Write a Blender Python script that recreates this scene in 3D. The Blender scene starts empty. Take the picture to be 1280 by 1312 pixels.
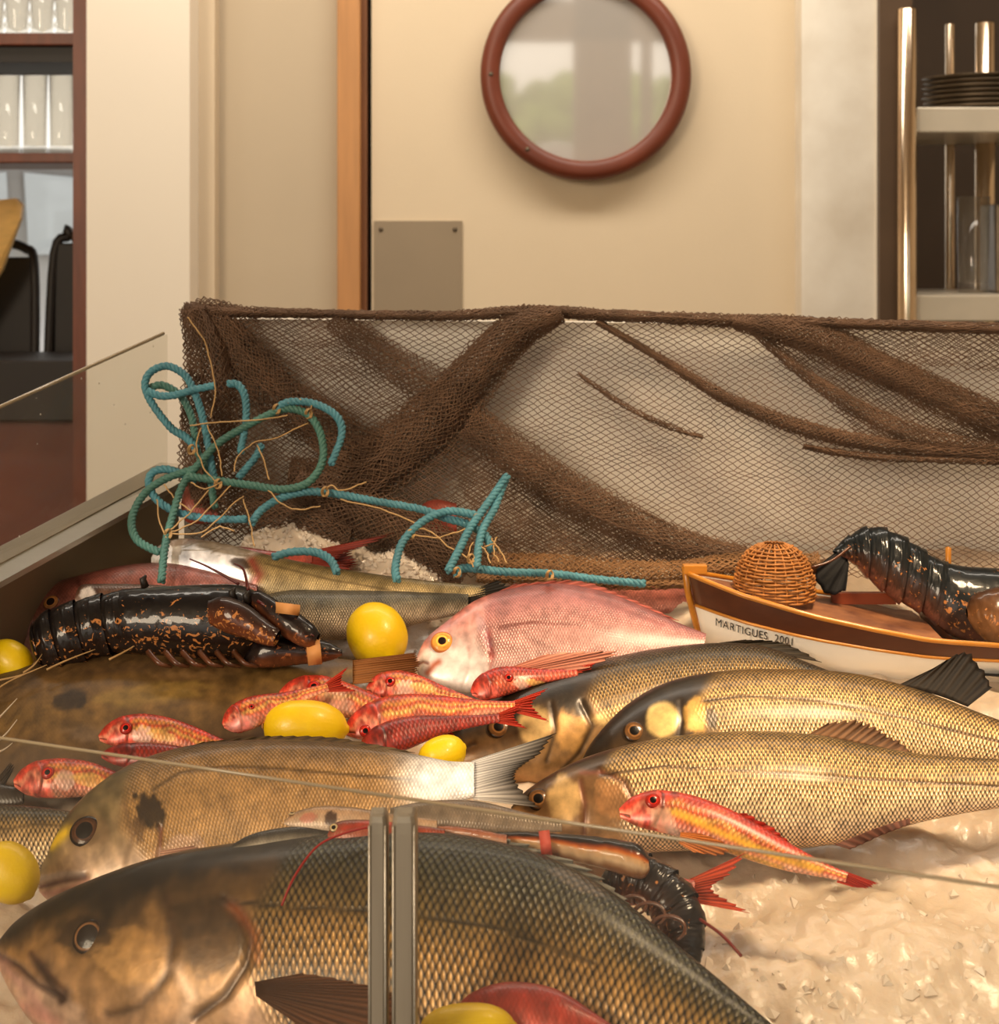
import bpy, math, random
import numpy as np
from mathutils import Vector, Matrix
random.seed(4); RNG = np.random.default_rng(4)
S = bpy.context.scene; C = S.collection

# ------------------------------------------------------------------ camera
CZ = 1.45; F = 2000.0; CX, HY = 640.0, 308.0            # eye height, focal length in pixels (1280x1312), horizon row
cam_d = bpy.data.cameras.new('camera'); cam = bpy.data.objects.new('camera', cam_d); C.objects.link(cam)
cam.location = (0, 0, CZ); cam.rotation_euler = (math.pi/2, 0, 0)
cam_d.sensor_fit = 'VERTICAL'; cam_d.sensor_height = 36; cam_d.sensor_width = 36
cam_d.lens = F/1312*36; cam_d.shift_y = -(656-HY)/1312; cam_d.clip_start = .05
cam_d.dof.use_dof = True; cam_d.dof.focus_distance = 1.3; cam_d.dof.aperture_fstop = 13
S.camera = cam
# ------------------------------------------------------------------ world, lights, exposure
w = bpy.data.worlds.new('world'); S.world = w; w.use_nodes = True
bg = w.node_tree.nodes['Background']; bg.inputs[0].default_value = (1.0, .95, .86, 1); bg.inputs[1].default_value = .98
def lamp(name, typ, loc, target, energy, col, **k):
    d = bpy.data.lights.new(name, typ); d.energy = energy; d.color = col
    for a, b in k.items(): setattr(d, a, b)
    o = bpy.data.objects.new(name, d); C.objects.link(o); o.location = loc
    o.rotation_euler = (Vector(target)-Vector(loc)).to_track_quat('-Z', 'Y').to_euler()
    return o
lamp('counter_lamp_light', 'AREA', (.6, 1.0, 2.5), (.25, 1.42, 1.0), 1.5, (1, .74, .46), shape='RECTANGLE', size=.3, size_y=.3, spread=math.radians(40))
lamp('window_daylight', 'AREA', (-1.6, -.9, 2.3), (.1, 1.35, 1.0), 35, (1, .80, .57), shape='RECTANGLE', size=.8, size_y=.8)
lamp('room_lamp_light', 'AREA', (.1, 2.3, 2.85), (.1, 3.2, 1.6), 24, (1, .90, .76), shape='RECTANGLE', size=2.6, size_y=.3)
lamp('sun_patch_spot', 'SPOT', (.55, -.2, 2.5), (-.045, 1.215, 1.035), 60, (1, .95, .88), spot_size=math.radians(3.0), spot_blend=.9, shadow_soft_size=.02)  # added narrow spot imitating a patch of sun on the bream tail
lamp('sun_patch_spot', 'SPOT', (-.6, 0, 2.5), (-.30, 1.50, 1.15), 60, (1, .95, .88), spot_size=math.radians(3.6), spot_blend=.8, shadow_soft_size=.02)  # added narrow spot, stands in for sunlight on the white fish head
S.cycles.transparent_max_bounces = 24
S.view_settings.view_transform = 'Standard'; S.view_settings.look = 'None'
S.view_settings.gamma = 1; S.view_settings.use_curve_mapping = False; S.view_settings.exposure = .42

# ------------------------------------------------------------------ helpers
def lin(c):
    c = np.asarray(c, float)/255
    return np.where(c <= .04045, c/12.92, ((c+.055)/1.055)**2.4)
def at(px, py, d): return np.array([(px-CX)/F*d, d, CZ+(HY-py)/F*d])
def bedd(py): return .8613/((py-HY)/F+.3184)             # distance of the ice bed under an image row
def project(P): return CX+F*P[:, 0]/P[:, 1], HY-F*(P[:, 2]-CZ)/P[:, 1]
def cr(P, t):
    P = np.asarray(P, float); n = len(P); t = np.clip(np.asarray(t, float), 0, n-1-1e-9)
    i = np.floor(t).astype(int); f = (t-i)[:, None]
    g = lambda k: P[np.clip(k, 0, n-1)]
    p0, p1, p2, p3 = g(i-1), g(i), g(i+1), g(i+2)
    return .5*((2*p1)+(-p0+p2)*f+(2*p0-5*p1+4*p2-p3)*f**2+(-p0+3*p1-3*p2+p3)*f**3)
def hsh(ix, iy, s): 
    n = (ix.astype(np.int64)*374761393+iy.astype(np.int64)*668265263+s*974634777) & 0xffffffff
    n = ((n ^ (n >> 13))*1274126177) & 0xffffffff
    return ((n ^ (n >> 16)) & 0xffff)/65535.0
def vn(x, y, s=0):
    ix, iy = np.floor(x), np.floor(y); fx, fy = x-ix, y-iy; fx = fx*fx*(3-2*fx); fy = fy*fy*(3-2*fy)
    ix, iy = ix.astype(int), iy.astype(int)
    return (hsh(ix, iy, s)*(1-fx)+hsh(ix+1, iy, s)*fx)*(1-fy)+(hsh(ix, iy+1, s)*(1-fx)+hsh(ix+1, iy+1, s)*fx)*fy
def fbm(x, y, s=0, o=4):
    r = 0; a = .5
    for k in range(o): r = r+a*vn(x*2**k, y*2**k, s+k); a *= .5
    return r/(1-.5**o)
def sst(x, a, b): 
    t = np.clip((x-a)/(b-a), 0, 1); return t*t*(3-2*t)
def link(o, parent=None):
    C.objects.link(o)
    if parent is not None:
        o.parent = parent; o.matrix_parent_inverse = Matrix.Translation(-parent.location)
    return o
def mesh(name, V, Fc, mat, parent=None, col=None, uv=None, smooth=True):
    V = np.asarray(V, np.float32); me = bpy.data.meshes.new(name)
    if isinstance(Fc, np.ndarray):
        k = Fc.shape[1]; m = len(Fc)
        me.vertices.add(len(V)); me.vertices.foreach_set('co', V.ravel())
        me.loops.add(m*k); me.loops.foreach_set('vertex_index', Fc.astype(np.int32).ravel())
        me.polygons.add(m); me.polygons.foreach_set('loop_start', np.arange(0, m*k, k, dtype=np.int32))
        me.update(calc_edges=True); me.validate()
    else:
        me.from_pydata(V.tolist(), [], [list(f) for f in Fc]); me.update()
    if col is not None:
        a = me.color_attributes.new('Col', 'FLOAT_COLOR', 'POINT'); a.data.foreach_set('color', np.asarray(col, np.float32).ravel())
    if uv is not None:
        l = me.uv_layers.new(name='UVMap'); idx = np.empty(len(me.loops), np.int32); me.loops.foreach_get('vertex_index', idx)
        l.data.foreach_set('uv', np.asarray(uv, np.float32)[idx].ravel())
    if smooth: me.shade_smooth()
    if mat: me.materials.append(mat)
    return link(bpy.data.objects.new(name, me), parent)
def tag(o, label, cat, group=None):
    o['label'] = label; o['category'] = cat
    if group: o['group'] = group
    return o
def thing(name, loc, label, cat, group=None):
    o = bpy.data.objects.new(name, None); o.location = tuple(float(v) for v in loc); o.empty_display_size = .05; C.objects.link(o)
    return tag(o, label, cat, group)
def struct(o): o['kind'] = 'structure'; return o
def gridf(nu, nv, closed=False):
    i = np.arange(nu-1)[:, None]; j = np.arange(nv if closed else nv-1)[None, :]; j2 = (j+1) % nv
    return np.stack([i*nv+j, i*nv+j2, (i+1)*nv+j2, (i+1)*nv+j], -1).reshape(-1, 4)
def box(name, lo, hi, mat, parent=None, bev=0.0):
    lo, hi = np.minimum(lo, hi), np.maximum(lo, hi)
    V = [(x, y, z) for x in (lo[0], hi[0]) for y in (lo[1], hi[1]) for z in (lo[2], hi[2])]
    o = mesh(name, V, [(0, 1, 3, 2), (4, 6, 7, 5), (0, 4, 5, 1), (2, 3, 7, 6), (0, 2, 6, 4), (1, 5, 7, 3)], mat, parent, smooth=False)
    if bev: m = o.modifiers.new('bevel', 'BEVEL'); m.width = bev; m.segments = 2
    return o
def pbox(name, x0, y0, x1, y1, d, dep, mat, parent=None, bev=0.0):
    """box whose front face fills a picture rectangle at distance d, dep deep"""
    a, b = at(x0, y1, d), at(x1, y0, d)
    return box(name, a, b+np.array([0, dep, 0]), mat, parent, bev)
def frames(P):
    T = np.gradient(P, axis=0); T /= np.linalg.norm(T, axis=1)[:, None]+1e-12
    N = np.zeros_like(P); n = np.cross(T[0], [0.3, 0.1, 1.0]); n /= np.linalg.norm(n); N[0] = n
    for i in range(1, len(P)):
        n = N[i-1]-T[i]*np.dot(N[i-1], T[i]); N[i] = n/(np.linalg.norm(n)+1e-12)
    return T, N, np.cross(T, N)
def tube_vf(P, r, k=6):
    P = np.asarray(P, float); n = len(P); r = np.broadcast_to(np.asarray(r, float), (n,))
    T, N, B = frames(P); a = np.arange(k)*2*math.pi/k
    V = P[:, None]+r[:, None, None]*(N[:, None]*np.cos(a)[None, :, None]+B[:, None]*np.sin(a)[None, :, None])
    V = V.reshape(-1, 3); Fq = gridf(n, k, True)
    V = np.vstack([V, P[:1]-T[:1]*r[0]*.4, P[-1:]+T[-1:]*r[-1]*.4]); m = n*k
    j = np.arange(k); e1 = np.stack([np.full(k, m), (j+1) % k, j, j], -1); e2 = np.stack([np.full(k, m+1), (n-1)*k+j, (n-1)*k+(j+1) % k, (n-1)*k+(j+1) % k], -1)
    return V, Fq, e1[:, :3], e2[:, :3]
class MB:
    def __init__(s): s.V = []; s.F = []; s.n = 0
    def add(s, V, F_):
        s.V.append(np.asarray(V, float)); s.F += [tuple(int(q)+s.n for q in f) for f in F_]; s.n += len(V)
    def tube(s, P, r, k=6):
        V, a, b, c = tube_vf(P, r, k); s.add(V, list(map(tuple, a))+list(map(tuple, b))+list(map(tuple, c)))
    def build(s, name, mat, parent=None, smooth=True): return mesh(name, np.vstack(s.V), s.F, mat, parent, smooth=smooth)
def tube(name, P, r, mat, parent=None, k=8):
    m = MB(); m.tube(P, r, k); return m.build(name, mat, parent)
def lathe_vf(prof, c, k=24, axis=None):
    prof = np.asarray(prof, float); a = np.arange(k)*2*math.pi/k
    V = np.stack([prof[:, 0][:, None]*np.cos(a), prof[:, 0][:, None]*np.sin(a), np.repeat(prof[:, 1][:, None], k, 1)], -1).reshape(-1, 3)
    if axis is not None:
        R = np.array(Vector((0, 0, 1)).rotation_difference(Vector(axis)).to_matrix()); V = V@R.T
    return V+np.asarray(c), gridf(len(prof), k, True)
def lathe(name, prof, c, mat, parent=None, k=24, axis=None):
    V, Fq = lathe_vf(prof, c, k, axis); return mesh(name, V, Fq, mat, parent)

# ------------------------------------------------------------------ materials
def mat(name, rgb, rough=.5, metal=0, var=.12, vscale=8, bump=0, bscale=60, spec=.5, coat=0, stretch=None, dark=None, emit=None):
    m = bpy.data.materials.new(name); m.use_nodes = True; nt = m.node_tree; N = nt.nodes; L = nt.links; p = N['Principled BSDF']
    c = tuple(lin(rgb)); dk = tuple(lin(dark)) if dark is not None else tuple(v*(1-var*2) for v in c)
    tc = N.new('ShaderNodeTexCoord'); mp = N.new('ShaderNodeMapping'); L.new(tc.outputs['Object'], mp.inputs[0])
    if stretch: mp.inputs['Scale'].default_value = stretch
    nz = N.new('ShaderNodeTexNoise'); nz.inputs['Scale'].default_value = vscale; nz.inputs['Detail'].default_value = 5; L.new(mp.outputs[0], nz.inputs[0])
    rp = N.new('ShaderNodeValToRGB'); rp.color_ramp.elements[0].position = .3; rp.color_ramp.elements[1].position = .7
    rp.color_ramp.elements[0].color = (*dk, 1); rp.color_ramp.elements[1].color = (*c, 1)
    L.new(nz.outputs['Fac'], rp.inputs[0]); L.new(rp.outputs[0], p.inputs['Base Color'])
    p.inputs['Roughness'].default_value = rough; p.inputs['Metallic'].default_value = metal
    p.inputs['Specular IOR Level'].default_value = spec; p.inputs['Coat Weight'].default_value = coat; p.inputs['Coat Roughness'].default_value = .12
    if bump:
        n2 = N.new('ShaderNodeTexNoise'); n2.inputs['Scale'].default_value = bscale; n2.inputs['Detail'].default_value = 4; L.new(mp.outputs[0], n2.inputs[0])
        b = N.new('ShaderNodeBump'); b.inputs['Strength'].default_value = bump; b.inputs['Distance'].default_value = .002
        L.new(n2.outputs['Fac'], b.inputs['Height']); L.new(b.outputs[0], p.inputs['Normal'])
    if emit: p.inputs['Emission Color'].default_value = (*lin(emit[0]), 1); p.inputs['Emission Strength'].default_value = emit[1]
    return m
def glassmat(name, tint=(1, 1, 1), gloss=1.0, haze=0.0, hz=(1, .95, .9), ior=1.5, rough=.02, specks=0):
    m = bpy.data.materials.new(name); m.use_nodes = True; nt = m.node_tree; N = nt.nodes; L = nt.links; N.remove(N['Principled BSDF'])
    out = N['Material Output']; tr = N.new('ShaderNodeBsdfTransparent'); tr.inputs[0].default_value = (*tint, 1)
    gl = N.new('ShaderNodeBsdfGlossy'); gl.inputs['Roughness'].default_value = rough
    lw = N.new('ShaderNodeLayerWeight'); lw.inputs[0].default_value = .5; fp = N.new('ShaderNodeMath'); fp.operation = 'POWER'; fp.inputs[1].default_value = 4.5; L.new(lw.outputs['Facing'], fp.inputs[0])
    fr = N.new('ShaderNodeMath'); fr.operation = 'MULTIPLY_ADD'; fr.inputs[1].default_value = .9; fr.inputs[2].default_value = .04; L.new(fp.outputs[0], fr.inputs[0])
    mu = N.new('ShaderNodeMath'); mu.operation = 'MULTIPLY'; mu.inputs[1].default_value = gloss; L.new(fr.outputs[0], mu.inputs[0])
    mx = N.new('ShaderNodeMixShader'); L.new(mu.outputs[0], mx.inputs[0]); L.new(tr.outputs[0], mx.inputs[1]); L.new(gl.outputs[0], mx.inputs[2])
    last = mx
    if haze or specks:
        df = N.new('ShaderNodeBsdfDiffuse'); df.inputs[0].default_value = (*hz, 1); m2 = N.new('ShaderNodeMixShader')
        L.new(mx.outputs[0], m2.inputs[1]); L.new(df.outputs[0], m2.inputs[2]); m2.inputs[0].default_value = haze; last = m2
        if specks:
            tc = N.new('ShaderNodeTexCoord'); vo = N.new('ShaderNodeTexVoronoi'); vo.inputs['Scale'].default_value = 42; L.new(tc.outputs['Object'], vo.inputs[0])
            a = N.new('ShaderNodeMath'); a.operation = 'LESS_THAN'; a.inputs[1].default_value = .045; L.new(vo.outputs['Distance'], a.inputs[0])
            b = N.new('ShaderNodeMath'); b.operation = 'MULTIPLY_ADD'; b.inputs[1].default_value = specks; b.inputs[2].default_value = haze
            L.new(a.outputs[0], b.inputs[0]); L.new(b.outputs[0], m2.inputs[0])
    L.new(last.outputs[0], out.inputs[0]); return m
def skinmat(name, scale_amt=1.0, rough=.34, metal=.12, coat=.35, contrast=(.28, 1.35)):
    """vertex colour is the hide's own colour, its alpha says how strongly scales show; UV counts scales"""
    m = bpy.data.materials.new(name); m.use_nodes = True; nt = m.node_tree; N = nt.nodes; L = nt.links; p = N['Principled BSDF']
    at_ = N.new('ShaderNodeVertexColor'); at_.layer_name = 'Col'
    uv = N.new('ShaderNodeUVMap'); uv.uv_map = 'UVMap'; mp = N.new('ShaderNodeMapping'); mp.inputs['Rotation'].default_value = (0, 0, math.pi/4); L.new(uv.outputs[0], mp.inputs[0])
    vo = N.new('ShaderNodeTexVoronoi'); vo.voronoi_dimensions = '2D'; vo.inputs['Randomness'].default_value = .16; vo.inputs['Scale'].default_value = 1; L.new(mp.outputs[0], vo.inputs[0])
    mr = N.new('ShaderNodeMapRange'); mr.inputs['From Min'].default_value = .18; mr.inputs['From Max'].default_value = .60
    mr.inputs['To Min'].default_value = contrast[1]; mr.inputs['To Max'].default_value = contrast[0]; L.new(vo.outputs['Distance'], mr.inputs['Value'])
    # fade by alpha
    mx = N.new('ShaderNodeMix'); mx.data_type = 'FLOAT'; L.new(at_.outputs['Alpha'], mx.inputs[0]); mx.inputs[2].default_value = 1; L.new(mr.outputs[0], mx.inputs[3])
    tc = N.new('ShaderNodeTexCoord'); nz = N.new('ShaderNodeTexNoise'); nz.inputs['Scale'].default_value = 90; nz.inputs['Detail'].default_value = 6; L.new(tc.outputs['Object'], nz.inputs[0])
    m3 = N.new('ShaderNodeMapRange'); m3.inputs['To Min'].default_value = .62; m3.inputs['To Max'].default_value = 1.38; m3.inputs['From Min'].default_value = .25; m3.inputs['From Max'].default_value = .75; L.new(nz.outputs['Fac'], m3.inputs['Value'])
    mm = N.new('ShaderNodeMath'); mm.operation = 'MULTIPLY'; L.new(mx.outputs[0], mm.inputs[0]); L.new(m3.outputs[0], mm.inputs[1])
    vm = N.new('ShaderNodeVectorMath'); vm.operation = 'SCALE'; L.new(at_.outputs['Color'], vm.inputs[0]); L.new(mm.outputs[0], vm.inputs['Scale'])
    L.new(vm.outputs[0], p.inputs['Base Color'])
    b = N.new('ShaderNodeBump'); b.inputs['Strength'].default_value = .8; b.inputs['Distance'].default_value = .0011; b.invert = True
    hm = N.new('ShaderNodeMath'); hm.operation = 'MULTIPLY'; L.new(vo.outputs['Distance'], hm.inputs[0]); L.new(at_.outputs['Alpha'], hm.inputs[1])
    b2 = N.new('ShaderNodeBump'); b2.inputs['Strength'].default_value = .35; b2.inputs['Distance'].default_value = .001; L.new(nz.outputs['Fac'], b2.inputs['Height'])
    L.new(hm.outputs[0], b.inputs['Height']); L.new(b2.outputs[0], b.inputs['Normal']); L.new(b.outputs[0], p.inputs['Normal'])
    p.inputs['Roughness'].default_value = rough; p.inputs['Metallic'].default_value = metal
    p.inputs['Coat Weight'].default_value = coat; p.inputs['Coat Roughness'].default_value = .22
    return m
def vcmat(name, rough=.4, coat=.3, metal=0, speck=None, spec=.5, cr_=.08):
    m = bpy.data.materials.new(name); m.use_nodes = True; nt = m.node_tree; N = nt.nodes; L = nt.links; p = N['Principled BSDF']
    a = N.new('ShaderNodeVertexColor'); a.layer_name = 'Col'; p.inputs['Roughness'].default_value = rough; p.inputs['Coat Weight'].default_value = coat; p.inputs['Metallic'].default_value = metal
    p.inputs['Coat Roughness'].default_value = cr_; p.inputs['Specular IOR Level'].default_value = spec
    tc = N.new('ShaderNodeTexCoord'); nz = N.new('ShaderNodeTexNoise'); nz.inputs['Scale'].default_value = 120; nz.inputs['Detail'].default_value = 5; L.new(tc.outputs['Object'], nz.inputs[0])
    if speck:
        n2 = N.new('ShaderNodeTexNoise'); n2.inputs['Scale'].default_value = speck[1]; n2.inputs['Detail'].default_value = 3; n2.inputs['Distortion'].default_value = 1.5; L.new(tc.outputs['Object'], n2.inputs[0])
        sb = N.new('ShaderNodeMath'); sb.operation = 'MULTIPLY_ADD'; L.new(a.outputs['Alpha'], sb.inputs[0]); sb.inputs[1].default_value = .2; L.new(n2.outputs['Fac'], sb.inputs[2])
        rp = N.new('ShaderNodeMapRange'); rp.inputs['From Min'].default_value = .69; rp.inputs['From Max'].default_value = .73; L.new(sb.outputs[0], rp.inputs['Value'])
        mx = N.new('ShaderNodeMix'); mx.data_type = 'RGBA'; L.new(rp.outputs[0], mx.inputs[0]); L.new(a.outputs['Color'], mx.inputs[6]); mx.inputs[7].default_value = (*lin(speck[0]), 1)
        L.new(mx.outputs[2], p.inputs['Base Color'])
    else: L.new(a.outputs['Color'], p.inputs['Base Color'])
    b = N.new('ShaderNodeBump'); b.inputs['Strength'].default_value = .4; b.inputs['Distance'].default_value = .001; L.new(nz.outputs['Fac'], b.inputs['Height']); L.new(b.outputs[0], p.inputs['Normal'])
    return m
M = {}
M['skin'] = skinmat('scaled fish skin', metal=.28, contrast=(.05, 1.3), coat=.22, rough=.36); M['skin_soft'] = skinmat('fine scaled fish skin', contrast=(.55, 1.12), coat=.25)
M['skin_dull'] = skinmat('dull leathery fish skin', contrast=(.72, 1.12), coat=.1, rough=.55, metal=0)
M['skin_red'] = skinmat('red mullet skin', contrast=(.5, 1.25), coat=.35, rough=.4)
M['fin'] = vcmat('fin membrane', .6, .0, spec=.2); M['eye'] = vcmat('fish eye', .3, .3, spec=.15, cr_=.05)
M['shell'] = vcmat('lobster shell', .35, .4, spec=.2, cr_=.06, speck=((196, 128, 70), 150)); M['claw'] = vcmat('lobster claw shell', .35, .4, spec=.2, cr_=.06, speck=((170, 100, 56), 170))
M['net'] = mat('brown net twine', (126, 96, 74), .85, var=.2, vscale=30)
M['net_tan'] = mat('tan net twine', (158, 116, 76), .85, var=.2, vscale=30)
M['rope'] = mat('blue polypropylene rope', (88, 152, 168), .5, var=.2, vscale=40, bump=.4, bscale=400)
M['rope_green'] = mat('green blue rope', (84, 134, 122), .5, var=.2, vscale=25, bump=.4, bscale=400)
M['twine'] = mat('straw coloured twine', (204, 164, 108), .6, var=.15, vscale=60)
M['lemon'] = mat('lemon peel', (253, 216, 6), .42, var=.05, vscale=30, bump=.16, bscale=420, coat=.15, dark=(244, 198, 6))
M['steel'] = mat('brushed stainless steel', (190, 182, 168), .34, metal=.85, var=.1, vscale=5, bump=.15, bscale=50, stretch=(1, 1, 6))
M['steel_warm'] = mat('polished steel tube', (226, 205, 180), .16, metal=1, var=.05)
M['panel'] = mat('pale steel back panel', (246, 240, 230), .6, var=.03, vscale=3)
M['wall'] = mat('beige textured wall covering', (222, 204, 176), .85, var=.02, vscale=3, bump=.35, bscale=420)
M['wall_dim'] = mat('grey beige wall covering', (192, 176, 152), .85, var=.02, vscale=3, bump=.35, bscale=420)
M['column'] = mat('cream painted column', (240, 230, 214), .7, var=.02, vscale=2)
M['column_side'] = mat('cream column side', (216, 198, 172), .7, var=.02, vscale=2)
M['oak'] = mat('honey oak', (196, 140, 86), .5, var=.1, vscale=6, stretch=(12, 12, 1), bump=.1)
M['mahogany'] = mat('reddish mahogany', (122, 62, 38), .4, var=.18, vscale=9, stretch=(6, 6, 1), bump=.1)
M['mahogany_ring'] = mat('mahogany ring', (116, 54, 34), .42, var=.12, vscale=12)
M['plate'] = mat('grey metal door plate', (150, 134, 112), .5, metal=.25, var=.06, vscale=4)
M['dark'] = mat('dark furniture wood', (34, 24, 18), .5, var=.2)
M['darkwall'] = mat('dim kitchen wall', (72, 56, 42), .7, var=.12, vscale=3)
M['china'] = mat('stacked grey dishes', (120, 104, 84), .3, metal=.5, var=.2, vscale=20)
M['marble'] = mat('mottled pale steel pillar', (244, 238, 226), .5, var=.04, vscale=7, dark=(220, 210, 194))
M['black'] = mat('black ink', (20, 18, 18), .6)
M['screw'] = mat('dull screw', (110, 98, 82), .4, metal=.7)
def icemat():
    m = mat('crushed ice', (226, 209, 190), .34, var=.05, vscale=14, bump=.45, bscale=180, coat=.15, dark=(206, 186, 164))
    p = m.node_tree.nodes['Principled BSDF']; p.inputs['Subsurface Weight'].default_value = .35; p.inputs['Subsurface Radius'].default_value = (1, .75, .55); p.inputs['Subsurface Scale'].default_value = .012
    return m
M['ice'] = icemat()
M['glass'] = glassmat('clear display glass', (.985, .985, .97), .6, haze=.012)
M['glass_side'] = glassmat('speckled side glass', (.94, .94, .92), .6, haze=.02, specks=.6)
M['glass_edge'] = mat('polished glass edge', (176, 158, 128), .25, var=.05, coat=.5)
M['tumbler'] = glassmat('drinking glass', (.9, .88, .84), 1.0, haze=.03)
# mirror: silvered glass, pale diffuse mixed in as painted haze over the reflection
m = mat('silvered mirror glass', (214, 208, 200), .04, metal=1, var=.02)
N_ = m.node_tree.nodes; df = N_.new('ShaderNodeBsdfDiffuse'); df.inputs[0].default_value = (*lin((236, 228, 220)), 1); mx_ = N_.new('ShaderNodeMixShader'); mx_.inputs[0].default_value = .42
m.node_tree.links.new(N_['Principled BSDF'].outputs[0], mx_.inputs[1]); m.node_tree.links.new(df.outputs[0], mx_.inputs[2]); m.node_tree.links.new(mx_.outputs[0], N_['Material Output'].inputs[0])
M['mirror'] = m

# ------------------------------------------------------------------ the room
BW = 3.2
W0 = lambda px, d=BW: (px-CX)/F*d
Z0 = lambda py, d=BW: CZ+(HY-py)/F*d
struct(box('floor', (-4, -3.2, -.1), (3.2, 4.6, 0), mat('dark tiled floor', (96, 74, 56), .5)))
struct(box('ceiling', (-4, -3.0, 2.95), (3.2, 4.6, 3.05), mat('warm white ceiling', (226, 212, 190), .8)))
struct(box('wall_right', (2.2, -2.5, 0), (2.3, 4.6, 2.95), M['wall']))
struct(box('wall_left', (-3.0, -2.5, 0), (-2.9, 3.3, 2.95), M['wall']))
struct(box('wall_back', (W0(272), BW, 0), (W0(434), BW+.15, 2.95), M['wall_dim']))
struct(box('wall_rear', (W0(1126, 3.25), 3.85, 0), (2.2, 3.95, 2.95), M['darkwall']))
struct(box('column_front', (W0(134), BW-.14, 0), (W0(243, BW-.14), BW+.2, 2.95), M['column']))
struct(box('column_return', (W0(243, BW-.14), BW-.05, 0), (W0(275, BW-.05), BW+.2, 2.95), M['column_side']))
t = thing('door_jamb', at(450, 1200, BW-.03)*[1, 1, 0], 'honey oak upright door jamb left of the beige door', 'door jamb')
box('post', (W0(432, BW-.03), BW-.03, 0), (W0(461, BW-.03), BW+.1, 2.95), M['oak'], t, .002)
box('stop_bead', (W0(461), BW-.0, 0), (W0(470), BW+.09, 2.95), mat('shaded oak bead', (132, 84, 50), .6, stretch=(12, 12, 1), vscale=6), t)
struct(box('gap_shade', (W0(469), BW+.06, 0), (W0(480), BW+.1, 2.95), M['dark']))  # dark strip standing in for the shaded gap between jamb and door
door = struct(box('door_1', (W0(476, BW+.01), BW+.01, 0), (W0(1029, BW+.01), BW+.06, 2.9), M['wall']))
k = box('kick_plate', (W0(479), BW+.004, Z0(520)), (W0(592), BW+.012, Z0(283)), M['plate'], door)
for px in (488, 583):
    lathe('screw', [(0, .004), (.004, .003), (.005, 0)], (W0(px), BW+.004, Z0(294)), M['screw'], door, 10, (0, -1, 0))
# round mirror / porthole
mc = at(750, 97, BW-.02); mr_ = 134/F*BW*.995
tm = thing('round_mirror', mc, 'round mahogany-framed mirror glass on the beige door', 'mirror')
ri = 109/F*BW
lathe('frame', [(ri, .0), (ri, .022), (ri+.006, .028), (ri+.02, .031), (mr_-.008, .028), (mr_, .02), (mr_, -.012), (ri, -.012), (ri, 0)], mc, M['mahogany_ring'], tm, 96, (0, -1, 0))
V, Fq = lathe_vf([(0.0001, .004), (ri+.003, .004)], mc, 64, (0, -math.cos(.026), -math.sin(.026)))
mesh('mirror_glass', V, Fq, M['mirror'], tm, smooth=False)
for a in (180, 232): lathe('screw', [(0, .003), (.004, .002), (.005, 0)], mc+np.array([math.cos(math.radians(a))*(ri+.018), -.03, math.sin(math.radians(a))*(ri+.018)]), M['screw'], tm, 10, (0, -1, 0))
# pale pillar and steel shelving
struct(box('wall_pillar', (W0(1027, BW-.06), BW-.06, 0), (W0(1126, BW-.06), BW+.3, 2.95), M['marble']))
struct(box('trim_2', (W0(1122, BW-.065), BW-.065, 0), (W0(1128, BW-.065), BW-.02, 2.95), M['column']))
DS = 3.0
sh = thing('steel_shelving', at(1200, 1200, DS)*[1, 1, 0], 'steel shelving with round posts at right behind the counter', 'shelving')
def post(px, w_, top, d, par=sh, m_=M['steel_warm'], bot=0):
    c = at(px, 400, d); z1 = at(px, top, d)[2]; r = w_/F*d/2
    return lathe('post', [(0.0001, z1), (r*.8, z1), (r, z1-.004), (r, bot), (.0001, bot)], (c[0], d, 0), m_, par, 24)
post(1162, 25, 10, DS-.04); post(1217, 12, 30, DS+.34); post(1262, 26, 28, DS+.3); post(1140, 9, -200, DS+.35, m_=M['plate'])
for y0, y1 in ((137, 170), (378, 412)):
    s_ = pbox('shelf', 1172, y0, 1420, y1, DS-.03, .38, mat('pale shelf steel', (214, 204, 186), .35, metal=.3, var=.08), sh, .003)
pbox('side_panel', 1127, -260, 1169, 1100, DS-.015, .02, mat('brown metal upright', (92, 72, 54), .5, metal=.3), sh)
# dishes
for i in range(7):
    y1 = 126-i*6.4; c = at(1258, y1, DS+.12)
    c[2] = Z0(137, DS-.03)+.002+i*.0098
    r = 78/F*DS-(i % 2)*.003
    o = lathe('plate', [(.0001, .002), (r*.6, .002), (r*.66, 0), (r*.7, .002), (r, .0085), (r-.001, .0095), (r*.68, .0045), (.0001, .004)], c, M['china'], None, 40)
    tag(o, 'dark grey plate on the upper steel shelf, '+('lowest of the stack', 'second from the bottom of the stack', 'third from the bottom of the stack', 'middle one of the stack of seven', 'third from the top of the stack', 'second from the top of the stack', 'topmost of the stack')[i], 'plate', 'plates stacked on the upper steel shelf')
def tumbler(name, c, r, h, label, group=None, m_=M['tumbler']):
    o = lathe(name, [(.0001, 0), (r*.86, 0), (r*.9, .004), (r, h), (r-.0025, h), (r*.84, .02), (.0001, .018)], c, m_, None, 28); tag(o, label, 'glass', group); return o
c = at(1247, 375, DS+.1); c[2] = Z0(378, DS-.03)+.001
tumbler('glass_vase', c, 22/F*DS, .19, 'tall clear glass cylinder on the lower steel shelf')
c2 = at(1300, 375, DS+.1); c2[2] = c[2]
o = box('tin_box', c2+np.array([-.045, -.03, 0]), c2+np.array([.07, .08, .175]), M['china'], None, .004); tag(o, 'dull grey container beside the glass cylinder on the lower shelf', 'container')
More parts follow.
